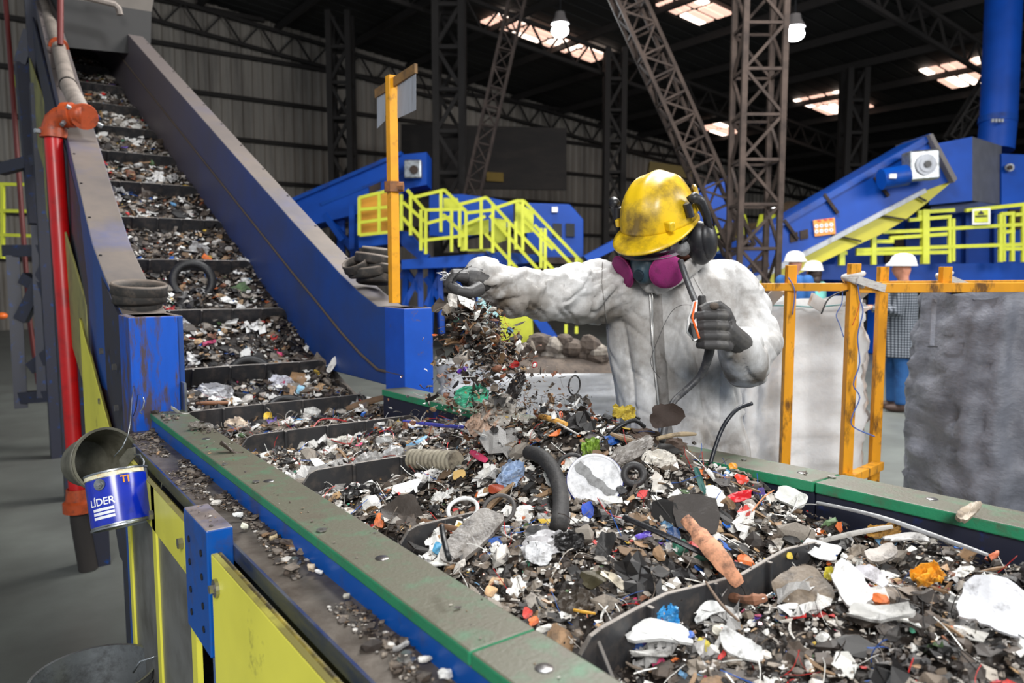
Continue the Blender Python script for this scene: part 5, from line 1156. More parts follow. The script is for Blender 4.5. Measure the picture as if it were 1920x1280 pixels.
def piece(soup,x,y,size,lift=0.,big=False,z=None,nrm=None,flying=False):
    r=random.random()
    if big: T=random.choice(TP) if r<.42 else random.choice(TC) if r<.68 else random.choice(TK) if r<.84 else random.choice(TS)
    else: T=random.choice(TP) if r<.42 else random.choice(TK) if r<.74 else random.choice(TC) if r<.88 else random.choice(TS)
    ci=RNG.choice(len(PC),p=PW); col=PC[ci]*random.uniform(.75,1.15)
    n=nrm or wn(x,y); zz=(waste_z(x,y) if z is None else z)+lift
    R=rotm(n,random.uniform(0,6.28),random.gauss(0,.35) if not flying else random.uniform(-1.5,1.5),random.uniform(0,6.28))
    soup.put(T,(x,y,zz),R,size,np.minimum(col,1),1 if random.random()<.16 else 0)
sp_=Soup()
# packed bed
g=MB(); nx,ny=70,330; X=np.linspace(.52,1.46,nx); Y=np.linspace(-.5,8.8,ny)
Yn=np.concatenate([np.linspace(-.5,2.6,190),np.linspace(2.63,8.8,140)]); 
vs=[]
for y in Yn:
    t=taper(y,0)
    for x in X:
        xx=x if y<2.6 else min(max(x,.53+t),1.40-t); z=waste_z(xx,y)-.012+.010*noise.noise(Vector((xx*38,y*38,0)))+.006*noise.noise(Vector((xx*90,y*90,3))); vs.append((xx,y,max(z,belt_z(y)+.002)))
V=np.array(vs); F=[(i*nx+j,i*nx+j+1,(i+1)*nx+j+1,(i+1)*nx+j) for i in range(len(Yn)-1) for j in range(nx-1)]
sp_.put((V,F),(0,0,0),np.eye(3),1,np.array(s2l(48,41,36)))
random.seed(5)
for i in range(19500):   # crumbs on the flat belt
    y=.02+2.6*random.random()**1.15; x=random.uniform(.565,min(1.44,rr_in(y)-.01)); s=min(.013,max(.0025,random.lognormvariate(math.log(.0047),.48)))*(.8+.35*y/2); piece(sp_,x,y,s,random.uniform(-.001,.007))
for i in range(3600):
    y=.05+2.55*random.random(); x=random.uniform(.58,min(1.42,rr_in(y)-.03)); s=random.lognormvariate(math.log(.0135),.35); piece(sp_,x,y,min(s,.028),random.uniform(.0,.010),True)
for i in range(9000):
    y=2.55+5.6*random.random()**1.25; t=taper(y,0); x=random.uniform(.585+t,1.35-t); s=random.lognormvariate(math.log(.0095),.4)*(1+(y-2.5)*.10); piece(sp_,x,y,min(s,.03),random.uniform(0,.01),random.random()<.4)
for i in range(1900):
    y=2.55+5.2*random.random()**1.2; t=taper(y,0); x=random.uniform(.60+t,1.34-t); s=random.lognormvariate(math.log(.020),.35)*(1+(y-2.5)*.08); piece(sp_,x,y,min(s,.05),random.uniform(.004,.02),True)
for i in range(900):
    y=.1+3.2*random.random(); x=random.uniform(.60,1.36); ci=random.choice([0,0,0,1,3,5,7,7,13,11]); sp_.put(random.choice(TW),(x,y,waste_z(x,y)+.010),rotm(wn(x,y),random.uniform(0,6.28),random.gauss(0,.4),random.uniform(0,6)),random.uniform(.02,.055),PC[ci],random.random()<.4)
sp_.build('fine_waste',[m_w1,m_w2],'bed of small mixed shredded waste covering the flat and the inclined belt','waste')
# grit on the steel flange and on the green rails
sp2=Soup(); random.seed(8)
def grit(x0,x1,y0,y1,z,n,s0,cols=(1,1,2,2,3,3,4,5,6,8)):
    for i in range(n):
        x=random.uniform(x0,x1); y=random.uniform(y0,y1); s=s0*random.lognormvariate(0,.5)
        if noise.noise(Vector((x*14,y*5,0)))<-.12: continue
        sp2.put(random.choice(TK+TP),(x,y,z+s*.3),rotm(Vector((0,0,1)),random.uniform(0,6.28),random.gauss(0,.2),0),s,PC[random.choice(cols)],0)
grit(.405,.452,.62,2.5,1.047,1500,.0034); grit(.42,.452,.62,2.5,1.049,450,.0045,(1,2,2,2,3,3)); grit(.38,.452,1.5,2.5,1.047,900,.003,(1,2,2,3,3)); grit(.46,.545,2.1,2.53,1.101,160,.004,(1,2,2,3)); grit(.46,.545,.5,2.5,1.1005,120,.0022); grit(1.38,1.5,.9,1.9,1.1005,60,.0025); grit(.33,.37,1.37,1.52,1.083,25,.002)
sp2.build('ledge_grit',[m_w1,m_w2],'brown grit and crumbs lying along the steel ledge and the green rails','grit')
# --- single pieces
def smat(c,rough=.5,dirt=.28,name=None,**k):
    if sum(c)<300: dirt*=.45
    return mat(name or 'scrap_%02x%02x%02x'%tuple(c),s2l(*c),rough,dirt=s2l(60,51,45) if sum(c)>300 else s2l(84,75,67),damt=dirt,dscale=30,bump=.2,bscale=140,dsharp=.10,**k)
def frame_at(p,k=.5,rot=0.,n=None):
    tc=(Vector((0,0,CAM_H))-p).normalized(); n=((n or wn(p.x,p.y))*(1-k)+tc*k).normalized(); x=(RT-n*RT.dot(n)).normalized(); y=n.cross(x)
    c,s=math.cos(rot),math.sin(rot); return x*c+y*s,y*c-x*s,n
def flake(name,lab,px,py,wpx,hpx,col,rot=0,k=.45,th=.0025,amp=.15,n=26,lift=.012,cat='scrap',rough=.5,dirt=.36,group=None,jag=.22,p=None,d=None,m=None,seed=None):
    if p is None:
        p,d=on_waste(px,py)
    rs=random.Random(seed if seed is not None else int(px*7+py)); w=wpx*d/F_PX/2; h=hpx*d/F_PX/2*1.1; p=p+UP*lift
    x,y,nn=frame_at(p,k,math.radians(rot)); g=MB(); ring=[]; m_=3
    A=[2*math.pi*i/n+rs.uniform(-.08,.08) for i in range(n)]; lo=[1-rs.random()*jag*1.7 for _ in range(7)]; Rr=[(lo[int(i*7/n)]*(1-(i*7/n)%1)+lo[(int(i*7/n)+1)%7]*((i*7/n)%1))*(1-rs.random()*jag*.5) for i in range(n)]
    def zf(a,b): return (amp*w)*(math.sin(a*2.2+rs_ph)*1.0+math.cos(b*2.7+rs_ph*2)*.7+.5*math.sin((a+b)*4+rs_ph*3))
    rs_ph=rs.uniform(0,6); vs=[Vector((0,0,zf(0,0)))]
    for q in range(1,m_+1):
        for a,r in zip(A,Rr):
            t=q/m_; sq=1/max(abs(math.cos(a)),abs(math.sin(a)))**.55; u=t*r*math.cos(a)*sq; v=t*r*math.sin(a)*sq; vs.append(Vector((u*w,v*h,zf(u,v)+rs.uniform(-.02,.02)*w)))
    fs=[(0,1+i,1+(i+1)%n) for i in range(n)]+[(1+(q-1)*n+i,1+q*n+i,1+q*n+(i+1)%n,1+(q-1)*n+(i+1)%n) for q in range(1,m_) for i in range(n)]
    K=len(vs); g.add([x*v.x+y*v.y+nn*(v.z+th/2) for v in vs]+[x*v.x+y*v.y+nn*(v.z-th/2) for v in vs],fs+[tuple(K+i for i in f[::-1]) for f in fs]+[(1+(m_-1)*n+i,K+1+(m_-1)*n+i,K+1+(m_-1)*n+(i+1)%n,1+(m_-1)*n+(i+1)%n) for i in range(n)])
    o=g.build(name,m or smat(col,rough,dirt),loc=p,local=True,smooth='all',wd=False)
    try: o.data.set_sharp_from_angle(angle=math.radians(35))
    except Exception: pass
    return tag(o,lab,cat,group)
def crumple(name,lab,px,py,wpx,hpx,col,rot=0,k=.5,cat='scrap',rough=.4,amp=.42,dirt=.36,seed=None,n=14,lift=.016,metal=0,p=None,d=None,group=None,m=None):
    if p is None: p,d=on_waste(px,py)
    rs=random.Random(seed or int(px*3+py*5)); w=wpx*d/F_PX/2; h=hpx*d/F_PX/2*1.1; p=p+UP*lift; x,y,nn=frame_at(p,k,math.radians(rot)); g=MB(); vs=[]; off=rs.uniform(0,50)
    for i in range(n):
        for j in range(n):
            a,b=2*j/(n-1)-1,2*i/(n-1)-1; cut=1-.22*(a*a*b*b)-.12*noise.noise(Vector((a*2+off,b*2,0)))
            z=amp*min(w,h)*(noise.noise(Vector((a*1.7+off,b*1.7,off)))*1.5+.6*noise.noise(Vector((a*4+off,b*4,off)))+.35*noise.noise(Vector((a*9+off,b*9,off)))+rs.uniform(-.10,.10))
            vs.append(x*(a*w*cut+rs.uniform(-.05,.05)*w)+y*(b*h*cut+rs.uniform(-.05,.05)*h)+nn*z)
    g.add(vs,[(i*n+j,i*n+j+1,(i+1)*n+j+1,(i+1)*n+j) for i in range(n-1) for j in range(n-1)])
    o=g.build(name,m or smat(col,rough,dirt),loc=p,local=True,wd=False); so=o.modifiers.new('t','SOLIDIFY'); so.thickness=.0012
    return tag(o,lab,cat,group)
def rod(name,lab,pts,rpx,col,cat='stick',rough=.6,n=8,lift=.008,taper_=.7,sq=1.,dirt=.3,m=None,jit=0.,hts=None):
    P=[];R=[]
    for i,(x,y) in enumerate(pts):
        p,d=on_waste(x,y); P.append(p+UP*(lift+(hts[i] if hts else 0)))
    P=catm(P,4) if len(P)>2 else [P[0].lerp(P[1],t/4) for t in range(5)]
    for i,p in enumerate(P): R.append(rpx*d/F_PX*(1-(1-taper_)*abs(2*i/(len(P)-1)-1)**2)*(1+jit*random.uniform(-1,1)))
    g=MB(); g.tube(P,R,n,sq=sq); return solo(name,g,m or smat(col,rough,dirt),lab,cat,smooth=True)
random.seed(3)
# white lid with grey smear
p,d=on_waste(1115,930); p=p+UP*.035; x,y,nn=frame_at(p,.62,.2); t=thing('round_lid','round shiny white lid with a grey diagonal smear lying on top of the waste','lid',p)
R_=52*d/F_PX; g=MB(); g.lathe([(0,.002),(R_*.9,.001),(R_*.93,.004),(R_,.004),(R_,-.003),(R_*.9,-.003),(0,-.001)],p,48,nn); g.build('disc',mat('glossy_white',s2l(226,226,228),.2,dirt=s2l(120,118,116),damt=.3,dscale=22),t,smooth=True)
g=MB(); vs=[]
for i in range(15):
    s=2*i/14-1; ww=.20+.05*math.sin(i*1.3); cx=-.05+.12*s*s
    for q in (-1,1):
        a,b=cx+q*ww+.0+ s*-.55, s*.82 ; r=math.hypot(a,b); kk=min(1,.9/r); vs.append(p+x*(a*kk*R_)*1+y*(b*kk*R_)+nn*.0032)
g.add(vs,[(2*i,2*i+1,2*i+3,2*i+2) for i in range(14)]); g.build('grey_smear',mat('grey_smear',s2l(136,136,136),.5,dirt=s2l(70,68,66),damt=.4,dscale=60),t)
g=MB(); g.torus(p,nn,R_*1.0,.0018,48,6); g.build('blue_rim',smat((40,50,130)),t,smooth='all')
# thick curved black hose
P=[]; 
for (X_,Y_,h) in ((992,872,.03),(1012,890,.045),(1032,915,.05),(1047,945,.045),(1052,975,.03),(1047,1002,.015)):
    q,d=on_waste(X_,Y_); P.append(q+UP*h)
P=catm(P,4); g=MB(); g.tube(P,[17*d/F_PX]*len(P),16); hs=thing('rubber_hose','thick curved matt black rubber hose piece left of the white lid','hose',P[0]); g.build('hose_wall',mat('matt_black_rubber',s2l(38,36,36),.7,dirt=s2l(70,66,62),damt=.3,dscale=30,bump=.3),hs,smooth='all')
g=MB(); tn=(P[0]-P[1]).normalized(); g.disc(P[0]+tn*.0006,tn,.010,.002,14); g.build('hose_bore',m_black,hs)
# corrugated hose
a,d=on_waste(772,873); b,_=on_waste(856,880); a+=UP*.020;b+=UP*.022; ax=(b-a).normalized(); L=(b-a).length; ch=thing('corrugated_hose','short piece of tan corrugated hose lying in the middle of the belt','hose',a)
g=MB(); pr_=[(0,.0)]; r0=19*d/F_PX
for i in range(11):
    z=L*i/11; pr_+=[(r0*.86,z),(r0,z+L*.02),(r0,z+L*.055),(r0*.86,z+L*.075)]
pr_+=[(r0*.86,L),(0,L)]; g.lathe(pr_,a,24,ax); g.build('hose_wall',smat((150,142,124),.6,.4),ch,smooth=True)
g=MB(); g.tube([a-ax*.022,a],r0*.8,18); g.build('plain_end',smat((96,92,84)),ch,smooth=True)
# slabs, chunks and flakes
flake('plank_scrap','long grey weathered slab with cloudy film at the near left of the belt',885,1025,70,150,(140,134,128),rot=-38,k=.40,th=.010,amp=.05,lift=.022,rough=.35,jag=.1,dirt=.45)
flake('rubber_slab','square dark brown-black rubber slab right of the white lid',1302,990,98,80,(52,46,42),rot=-8,k=.45,th=.006,amp=.03,lift=.03,jag=.12,dirt=.2)
flake('rubber_slab','dark folded rubber slab near the left rail, above the orange bit',752,978,100,92,(66,58,52),rot=20,k=.5,th=.004,amp=.16,lift=.02,jag=.2)
flake('plastic_fragment','bright blue plastic fragment just below the white lid',1101,974,32,40,(36,80,190),rot=10,k=.7,th=.004,amp=.1,lift=.02)
flake('plastic_fragment','hot pink plastic fragment below the bright blue one',1083,1024,20,24,(232,70,150),rot=10,k=.6,lift=.014)
flake('rubber_chunk','upright jagged black chunk in the centre foreground of the waste',1134,1045,42,64,(36,34,33),rot=-20,k=.75,th=.012,amp=.2,lift=.02)
flake('foam_piece','white foam piece speckled with dirt beside the right trough wall',1482,953,78,36,(238,238,232),rot=-24,k=.5,th=.008,amp=.12,lift=.022,dirt=.3)
flake('plastic_sheet','white rectangular plastic sheet bit in front of the corrugated hose',765,926,76,44,(236,236,232),rot=25,k=.35,th=.002,amp=.06,lift=.015,dirt=.22)
flake('paper_scrap','dirty white crinkled sheet at the near left of the folded slab',697,957,46,62,(226,224,220),rot=15,k=.55,amp=.2,lift=.012,dirt=.35)
flake('wrapper_scrap','red and white glossy wrapper strip near the right rail',1388,948,62,20,(214,36,46),rot=12,k=.5,lift=.02,rough=.25,dirt=.15)
flake('wrapper_scrap','small red crumpled wrapper above the red strip near the right rail',1390,915,34,26,(222,60,40),rot=-10,k=.6,lift=.02,rough=.25)
flake('wrapper_scrap','orange shiny wrapper bit beside the red wrappers at the right rail',1374,893,20,14,(240,160,40),k=.6,lift=.022,rough=.25)
crumple('plastic_bag_scrap','bright blue and white crumpled plastic bag in the near foreground',1240,1192,70,52,(60,150,210),k=.6,rough=.3,lift=.03)
flake('plastic_fragment','long thick white plastic fragment in front of the blue crumpled bag',1235,1232,170,42,(240,240,238),rot=-12,k=.5,th=.008,amp=.1,lift=.035,dirt=.18)
flake('plastic_fragment','white flat shard behind the blue crumpled bag against the flight',1330,1180,78,32,(236,236,234),rot=14,k=.5,lift=.03)
flake('plastic_fragment','white jagged shard lying just right of the long white fragment',1392,1250,110,50,(232,232,230),rot=-35,k=.5,th=.005,lift=.03)
flake('plastic_fragment','grey thin curved shard at the bottom edge under the long white fragment',1215,1262,100,18,(190,188,184),rot=-5,k=.5,lift=.03)
flake('plastic_fragment','white blade-shaped plastic sheet at the right of the second flight',1536,1062,90,40,(244,244,244),rot=-42,k=.45,th=.003,amp=.05,lift=.035,dirt=.1)
flake('plastic_bracket','large white plastic bracket arm with a hole in the right foreground',1592,1160,96,130,(226,224,222),rot=25,k=.55,th=.010,amp=.10,lift=.045,dirt=.25,jag=.35)
flake('plastic_bracket','white curved plastic strap right of the big white bracket',1650,1196,130,34,(214,212,208),rot=-16,k=.5,th=.008,amp=.14,lift=.04,dirt=.3)
flake('plastic_plate','large pale grey-white plate in the bottom right corner of the photo',1850,1200,140,120,(224,224,228),rot=-30,k=.55,th=.006,amp=.12,lift=.05,dirt=.25)
flake('wrapped_scrap','white wavy plastic film piece right of the beige board',1610,1120,110,44,(224,222,226),rot=-30,k=.5,amp=.25,lift=.035)
flake('board_scrap','beige-grey square board fragment left of the big white bracket',1500,1130,110,100,(130,116,100),rot=18,k=.4,th=.006,amp=.05,lift=.02,dirt=.35)
flake('board_scrap','beige board strip rising against the blue trough wall at the right',1815,1008,72,26,(176,160,140),rot=38,k=.55,th=.010,amp=.12,lift=.05,dirt=.35)
crumple('foam_scrap','mustard yellow ragged foam clump in the right foreground',1738,1112,58,36,(236,162,34),k=.6,rough=.8,amp=.8,lift=.03)
crumple('foam_scrap','ochre sponge-like clump behind the white blade-shaped sheet',1655,1018,62,26,(168,124,50),k=.5,rough=.85,amp=.5,lift=.025)
flake('plastic_fragment','white ribbed block behind the big white bracket',1650,1070,66,36,(222,214,206),k=.5,th=.012,amp=.1,lift=.03)
flake('plastic_fragment','small yellow transparent plastic tab beside the beige board',1552,1112,22,32,(214,196,60),rot=-20,k=.6,lift=.035,rough=.2)
flake('plastic_fragment','orange plastic lump among white shards in the right foreground',1650,1166,34,22,(228,120,60),rot=-15,k=.6,th=.01,lift=.035)
flake('plastic_fragment','dark red plastic piece next to the orange lump at right',1620,1153,26,22,(150,24,30),k=.6,lift=.035)
flake('paper_scrap','long white paper roll end pointing right, behind the ochre clump',1700,1040,100,20,(232,230,228),rot=-14,k=.5,th=.006,lift=.03)
rod('metal_strip','long grey metal strip slanting down to the right above the mustard clump',[(1530,972),(1640,1000),(1740,1035),(1850,1078)],5,(150,150,152),'strip',.3,lift=.035,sq=.5)
rod('metal_strip','pale strip crossing behind the white blade-shaped sheet',[(1540,1052),(1600,1038),(1672,1026)],6,(170,166,160),'strip',.5,lift=.04,sq=.6)
rod('wood_splinter','reddish orange wood splinter leaning over the nearest flight',[(1282,1050),(1310,1085),(1345,1118),(1385,1150)],17,(222,158,122),'splinter',.75,lift=.05,taper_=.6,sq=.35,dirt=.42,jit=.2,n=6,hts=[.03,.03,.02,0])
rod('wood_splinter','rough brown foot of the orange splinter beside the flight',[(1372,1152),(1405,1158),(1436,1154)],10,(140,96,72),'splinter',.8,lift=.03,jit=.3)
rod('plastic_bar','long straight black plastic bar running under the orange splinter',[(1168,1012),(1250,1050),(1330,1088),(1424,1118)],6,(26,26,30),'bar',.3,lift=.045,taper_=.95,sq=.6)
rod('wood_stick','pale brown round stick on top of the rubbish heap by the rail',[(1232,846),(1270,838),(1304,837)],4.5,(150,132,104),'stick',.6,lift=.03,jit=.1)
rod('wood_stick','brown stick end left of the pale round stick on the heap',[(1145,837),(1168,846),(1184,850)],5,(140,116,88),'stick',.6,lift=.03)
rod('wood_stick','flat wooden lath near the left rail under the folded rubber slab',[(790,990),(830,1002),(868,1010)],6,(120,88,64),'stick',.7,lift=.018,sq=.5)
rod('wood_stick','brown wooden stick under the pale grey plastic triangle on the left',[(368,766),(395,765),(428,764)],4,(150,104,74),'stick',.6,lift=.02)
rod('twig','thin twig pointing down beside the blue crumpled bag',[(1322,1145),(1350,1190),(1384,1225)],3.2,(112,92,76),'twig',.7,lift=.05)
rod('wood_stick','long brown timber strip lying on the heap in front of the blue wall end',[(650,775),(690,762),(742,750)],7,(112,88,66),'stick',.7,lift=.02,sq=.6,jit=.15)
rod('wood_stick','orange-yellow thin splinter pointing left on the flying heap',[(1008,800),(1035,808),(1062,818)],6,(226,168,84),'splinter',.5,lift=.03)
rod('metal_strip','thin bright rod beside the orange-yellow splinter',[(1020,795),(1050,818),(1085,838)],2.2,(190,186,180),'rod',.3,lift=.03)
rod('plastic_strip','pink plastic strip in the middle of the waste',[(883,860),(898,870),(912,878)],7,(236,80,120),'strip',.4,lift=.02,sq=.4)
rod('plastic_strip','light blue folded strip behind the corrugated hose',[(762,848),(780,842),(800,830)],5,(120,170,206),'strip',.4,lift=.02,sq=.4)
rod('plastic_strip','yellow thin plastic strip near the nearest green rail joint',[(1066,1157),(1090,1162),(1116,1166)],3.2,(226,170,60),'strip',.4,lift=.014)
rod('plastic_strip','long blue violet strip at the back of the pile beneath the glove',[(756,806),(800,812),(850,818),(900,822)],4.5,(64,66,150),'strip',.4,lift=.03,sq=.5)
flake('wood_disc','small pale yellow cut wood disc near the pink strip',861,905,26,20,(222,184,116),k=.5,th=.004,amp=.02,jag=.03,n=16,lift=.02,rough=.6,dirt=.1)
crumple('leafy_scrap','bright green crinkled leafy scrap in the centre of the pile',1108,858,36,42,(128,158,58),k=.65,rough=.6,amp=.7,lift=.02)
crumple('can_scrap','crushed dull grey metal can lying across the heap centre',1185,868,92,30,(150,144,138),rot=24,k=.5,rough=.35,amp=.35,lift=.03)
crumple('plastic_bag_scrap','pale blue torn bag scrap left of the thick black hose',958,905,46,56,(150,170,200),rot=-25,k=.6,rough=.35,lift=.02)
crumple('plastic_bag_scrap','crumpled translucent white bag near the left rail in front',1020,1040,84,44,(206,204,206),rot=12,k=.5,rough=.3,lift=.02)
crumple('paper_scrap','folded white paper in the foreground centre below the black rubber',1010,1062,50,40,(226,226,228),rot=-10,k=.6,lift=.025,amp=.25)
crumple('paper_scrap','white crumpled paper on the heap right of the crushed can',1235,880,62,30,(222,216,206),rot=-6,k=.55,lift=.025)
flake('rag_scrap','dark brown torn rag hanging over the heap top by the worker',1245,806,84,64,(60,48,42),k=.9,rough=.8,amp=.2,jag=.28,lift=.03)
crumple('rag_scrap','brown matted cloth mass on the heap between crushed can and rail',1235,840,120,44,(84,68,58),k=.4,rough=.85,amp=.35,lift=.02,n=12)
crumple('rag_scrap','yellow green frayed scrap on the heap top left of the dark rag',1170,796,44,30,(186,164,60),k=.6,rough=.8,amp=.6,lift=.03)
flake('rubber_scrap','flat black rubber scrap below the thick hose end',1010,1022,66,60,(34,33,33),rot=10,k=.5,th=.005,lift=.02)
crumple('rubber_scrap','black wrinkled rubber clump right of the crumpled translucent bag',1068,1040,56,34,(36,34,34),k=.6,lift=.025)
flake('rubber_scrap','dark olive plastic sheet folded in front of the nearest flight left',1115,1108,70,40,(70,64,44),rot=-14,k=.5,amp=.3,lift=.02)
crumple('rubber_scrap','grey brown plastic clump in the near foreground by the green rail',1080,1150,70,46,(70,62,54),k=.5,rough=.5,lift=.02)
flake('plastic_fragment','cream bone-shaped plastic strip pointing to the nearest flight',1148,1110,64,18,(226,216,196),rot=-38,k=.5,th=.006,lift=.022)
flake('plastic_fragment','teal strip pair standing up near the right wall of the trough',1312,925,14,56,(40,96,90),rot=14,k=.8,lift=.03)
flake('wrapper_scrap','dark blue printed wrapper left of the square rubber slab',1262,1024,36,36,(40,74,124),rot=-10,k=.6,lift=.02,rough=.25)
flake('wrapper_scrap','violet and white wrapper scrap in front of the square slab',1205,1022,44,18,(110,90,200),rot=5,k=.5,lift=.018,rough=.25)
flake('plastic_fragment','orange cardboard tab at the foot of the folded slab by the left rail',712,993,22,28,(232,120,60),rot=-10,k=.7,lift=.02)
flake('plastic_fragment','light blue triangular shard on the upper flat belt',563,735,22,24,(150,200,224),k=.6,lift=.012)
crumple('plastic_bag_scrap','pale grey-white plastic triangle heap beside the left wall end',405,748,64,34,(204,204,206),k=.7,amp=.3,lift=.025)
crumple('plastic_bag_scrap','crumpled white film just left of the light blue triangle',528,727,50,30,(214,214,222),rot=-20,k=.5,lift=.02)
flake('plastic_fragment','white bone-like plastic piece near the blue wall on the right',622,692,16,44,(232,228,220),rot=-22,k=.7,lift=.02)
flake('wrapper_scrap','bright yellow wrapper with the red corner near the left rail start',503,790,24,26,(230,190,60),rot=15,k=.6,lift=.016,rough=.3)
flake('wrapper_scrap','bright red bit next to the yellow wrapper near the left rail',450,785,16,13,(220,40,50),k=.6,lift=.018)
crumple('cloth_scrap','cream fluffy scrap beside the left rail near the yellow wrapper',443,803,46,28,(214,196,176),k=.5,rough=.85,lift=.014)
flake('plastic_fragment','teal green wrapper corner near the third flight at the left',518,840,16,20,(44,160,140),rot=10,k=.6,lift=.014)
flake('plastic_fragment','white folded card left of the centre between two flights',562,838,30,32,(216,214,208),rot=-20,k=.6,lift=.014)
crumple('plastic_bag_scrap','long white crinkled film between two flights at the left',632,838,66,22,(222,220,212),rot=6,k=.5,lift=.016)
flake('metal_fragment','square grey translucent plate between flights, left of the corrugated hose',722,835,36,30,(150,150,148),rot=25,k=.5,lift=.014,rough=.25)
flake('plastic_fragment','blue wrapper scrap on the upper flat belt near the left centre',607,767,26,22,(40,70,160),rot=10,k=.6,lift=.014)
crumple('plastic_bag_scrap','grey clear film clump beside the large flight left of centre',692,885,60,50,(160,158,156),rot=30,k=.6,rough=.3,lift=.02)
crumple('plastic_bag_scrap','torn pale film behind the white rectangular sheet',735,868,40,46,(196,196,196),rot=-20,k=.6,rough=.3,lift=.02)
for i,(x_,y_,w_,h_,c_,l_) in enumerate(((930,930,40,22,(150,60,30),'rust'),(1165,935,22,22,(40,40,42),'black'),(820,1045,30,16,(70,150,190),'sky blue'),(1291,1214,20,24,(50,100,190),'blue'),(1318,1232,28,24,(196,180,60),'yellow'),(1347,1202,28,26,(232,226,210),'cream'),(1395,975,30,22,(208,60,50),'red'),(990,1170,26,20,(214,70,60),'red'),(1000,1185,18,22,(226,110,50),'orange'),(920,1128,30,26,(218,176,130),'peach'),(1020,1200,34,14,(220,216,208),'off-white'),(905,1155,36,22,(170,156,136),'tan'),(1480,1060,18,14,(230,200,60),'yellow'),(1370,1130,26,24,(236,236,236),'white'),(1795,1043,18,12,(40,110,200),'blue'),(1860,1062,34,14,(222,120,80),'orange'))):
    flake('plastic_bit','%s plastic bit lying %s'%(l_,['behind the slab','right of the round lid','at the tip of the grey weathered slab','close to the twig near the bottom edge','at the twig end near the bottom edge','beside the blue bit at the bottom','right of the square rubber slab','near the green rail in the foreground','below the red bit near the green rail','near the green rail left of the cream strip','at the foot of the nearest flight','by the green rail under the grey slab','on the second flight top','against the splinter foot','under the beige board strip by the trough wall','at the far right near the trough wall'][i]),x_,y_,w_,h_,c_,k=.6,th=.004,lift=.018,rot=i*37)
def ringo(name,lab,px,py,Rpx,rpx,col,k=.5,lift=.02,cat='ring',sq=1):
    p,d=on_waste(px,py); p=p+UP*lift; x,y,nn=frame_at(p,k); g=MB(); g.torus(p,nn,Rpx*d/F_PX,rpx*d/F_PX,32,8); return solo(name,g,smat(col,.5,.3),lab,cat,smooth='all')
ringo('rubber_ring','thin dark ring in front of the grey weathered slab tip',935,972,30,4,(80,76,74),.5); ringo('rubber_ring','black ring behind the round white lid on its left',1072,900,26,4,(46,44,44),.55,.03)
ringo('pipe_ring','short black pipe end just right of the round white lid',1188,915,18,7,(50,48,48),.7,.03); ringo('rubber_ring','white plastic ring arc left of the rubber ring near the slab',868,972,28,4,(230,230,228),.35)
ringo('tyre_piece','black worn tyre ring lying half buried on the curve of the belt',470,712,36,9,(30,29,29),.5,.015,'tyre'); ringo('tyre_piece','black ring tyre standing on the lower incline at the left',362,545,34,8,(32,31,31),.75,.05,'tyre'); ringo('tyre_piece','dark curved tyre strip near the third flight from the incline',540,772,34,7,(34,33,33),.4,.01,'tyre')
hosef('cable','' if False else [(1331,868,1.72),(1341,838,1.72),(1352,808,1.72),(1366,784,1.72),(1385,765,1.73),(1410,756,1.74)],.0050,mat('black_cable',s2l(24,26,34),.4),'black cable end standing up out of the waste beside the green rail','cable') if False else hosef('cable',[(1331,872,1.70),(1341,838,1.71),(1352,808,1.72),(1366,784,1.72),(1385,765,1.73),(1410,756,1.74)],.0048,mat('black_cable',s2l(24,26,34),.4),'black cable end standing up out of the waste beside the green rail','cable')
hosef('cable',[(1130,842,1.75),(1140,818,1.75),(1165,797,1.75),(1190,788,1.76),(1208,800,1.78)],.0052,m_black,'arched black cable rising over the yellow green scrap on the heap','cable')
hosef('cable',[(1132,800,1.9),(1150,782,1.9),(1175,776,1.9),(1200,785,1.88)],.0030,m_black,'thin black wire arching behind the thicker arched cable','cable')
hosef('cable',[(828,985,1.05),(832,1010,1.03),(838,1035,1.0),(843,1050,1.0)],.0040,m_black,'short black cable stub standing by the wooden lath','cable')
for pts,c_,r_,l_ in (([(1470,998),(1500,975),(1530,972),(1600,985),(1700,1020),(1800,1058)],(150,148,146),1.4,'long thin grey wire arching across the right part of the waste'),([(585,822),(600,803),(625,801),(650,806)],(170,50,50),1.4,'thin red wire looping over the flight left of centre'),([(690,905),(710,880),(740,873),(765,890),(778,905)],(130,60,50),1.3,'thin dark red wire over the dirty white sheet'),([(1120,960),(1140,990),(1170,1000)],(180,60,60),1.2,'thin red wire below the round lid'),([(1410,985),(1430,960),(1450,945)],(200,120,60),1.3,'orange wire near the speckled foam piece'),([(610,835),(630,845),(655,850),(662,838)],(160,50,46),1.3,'red wire loop beside the long crinkled film')):
    rod('wire_strand',l_,pts,r_,c_,'wire',.4,5,.03,1.)
# --- repeated mid-size scraps, copies of a few shapes
zones=[('flat',.15,1.25),('middle',1.25,2.5),('incline',2.6,6.6)]
zl={'flat':'on the near flat belt','middle':'on the far flat belt','incline':'on the inclined belt'}
kinds=[('rubber_scrap','black rubber scrap',(36,34,33),'f',.6,26),('plastic_scrap','dirty white plastic scrap',(228,226,220),'f',.4,24),('film_scrap','crumpled pale grey film',(176,174,172),'c',.3,20),('cardboard_scrap','brown cardboard scrap',(112,90,68),'f',.8,18),('stone_lump','grey stone lump',(138,130,120),'k',.8,16),('black_film_scrap','crumpled black film',(40,38,38),'c',.35,22),('wood_scrap','short wood splinter',(140,112,82),'s',.7,16),('coloured_scrap','small red plastic scrap',(200,46,44),'f',.4,7),('coloured_scrap','small blue plastic scrap',(46,96,180),'f',.4,8),('coloured_scrap','small orange plastic scrap',(226,116,50),'f',.4,6),('paper_scrap','white paper scrap',(236,234,230),'c',.5,22)]
random.seed(21)
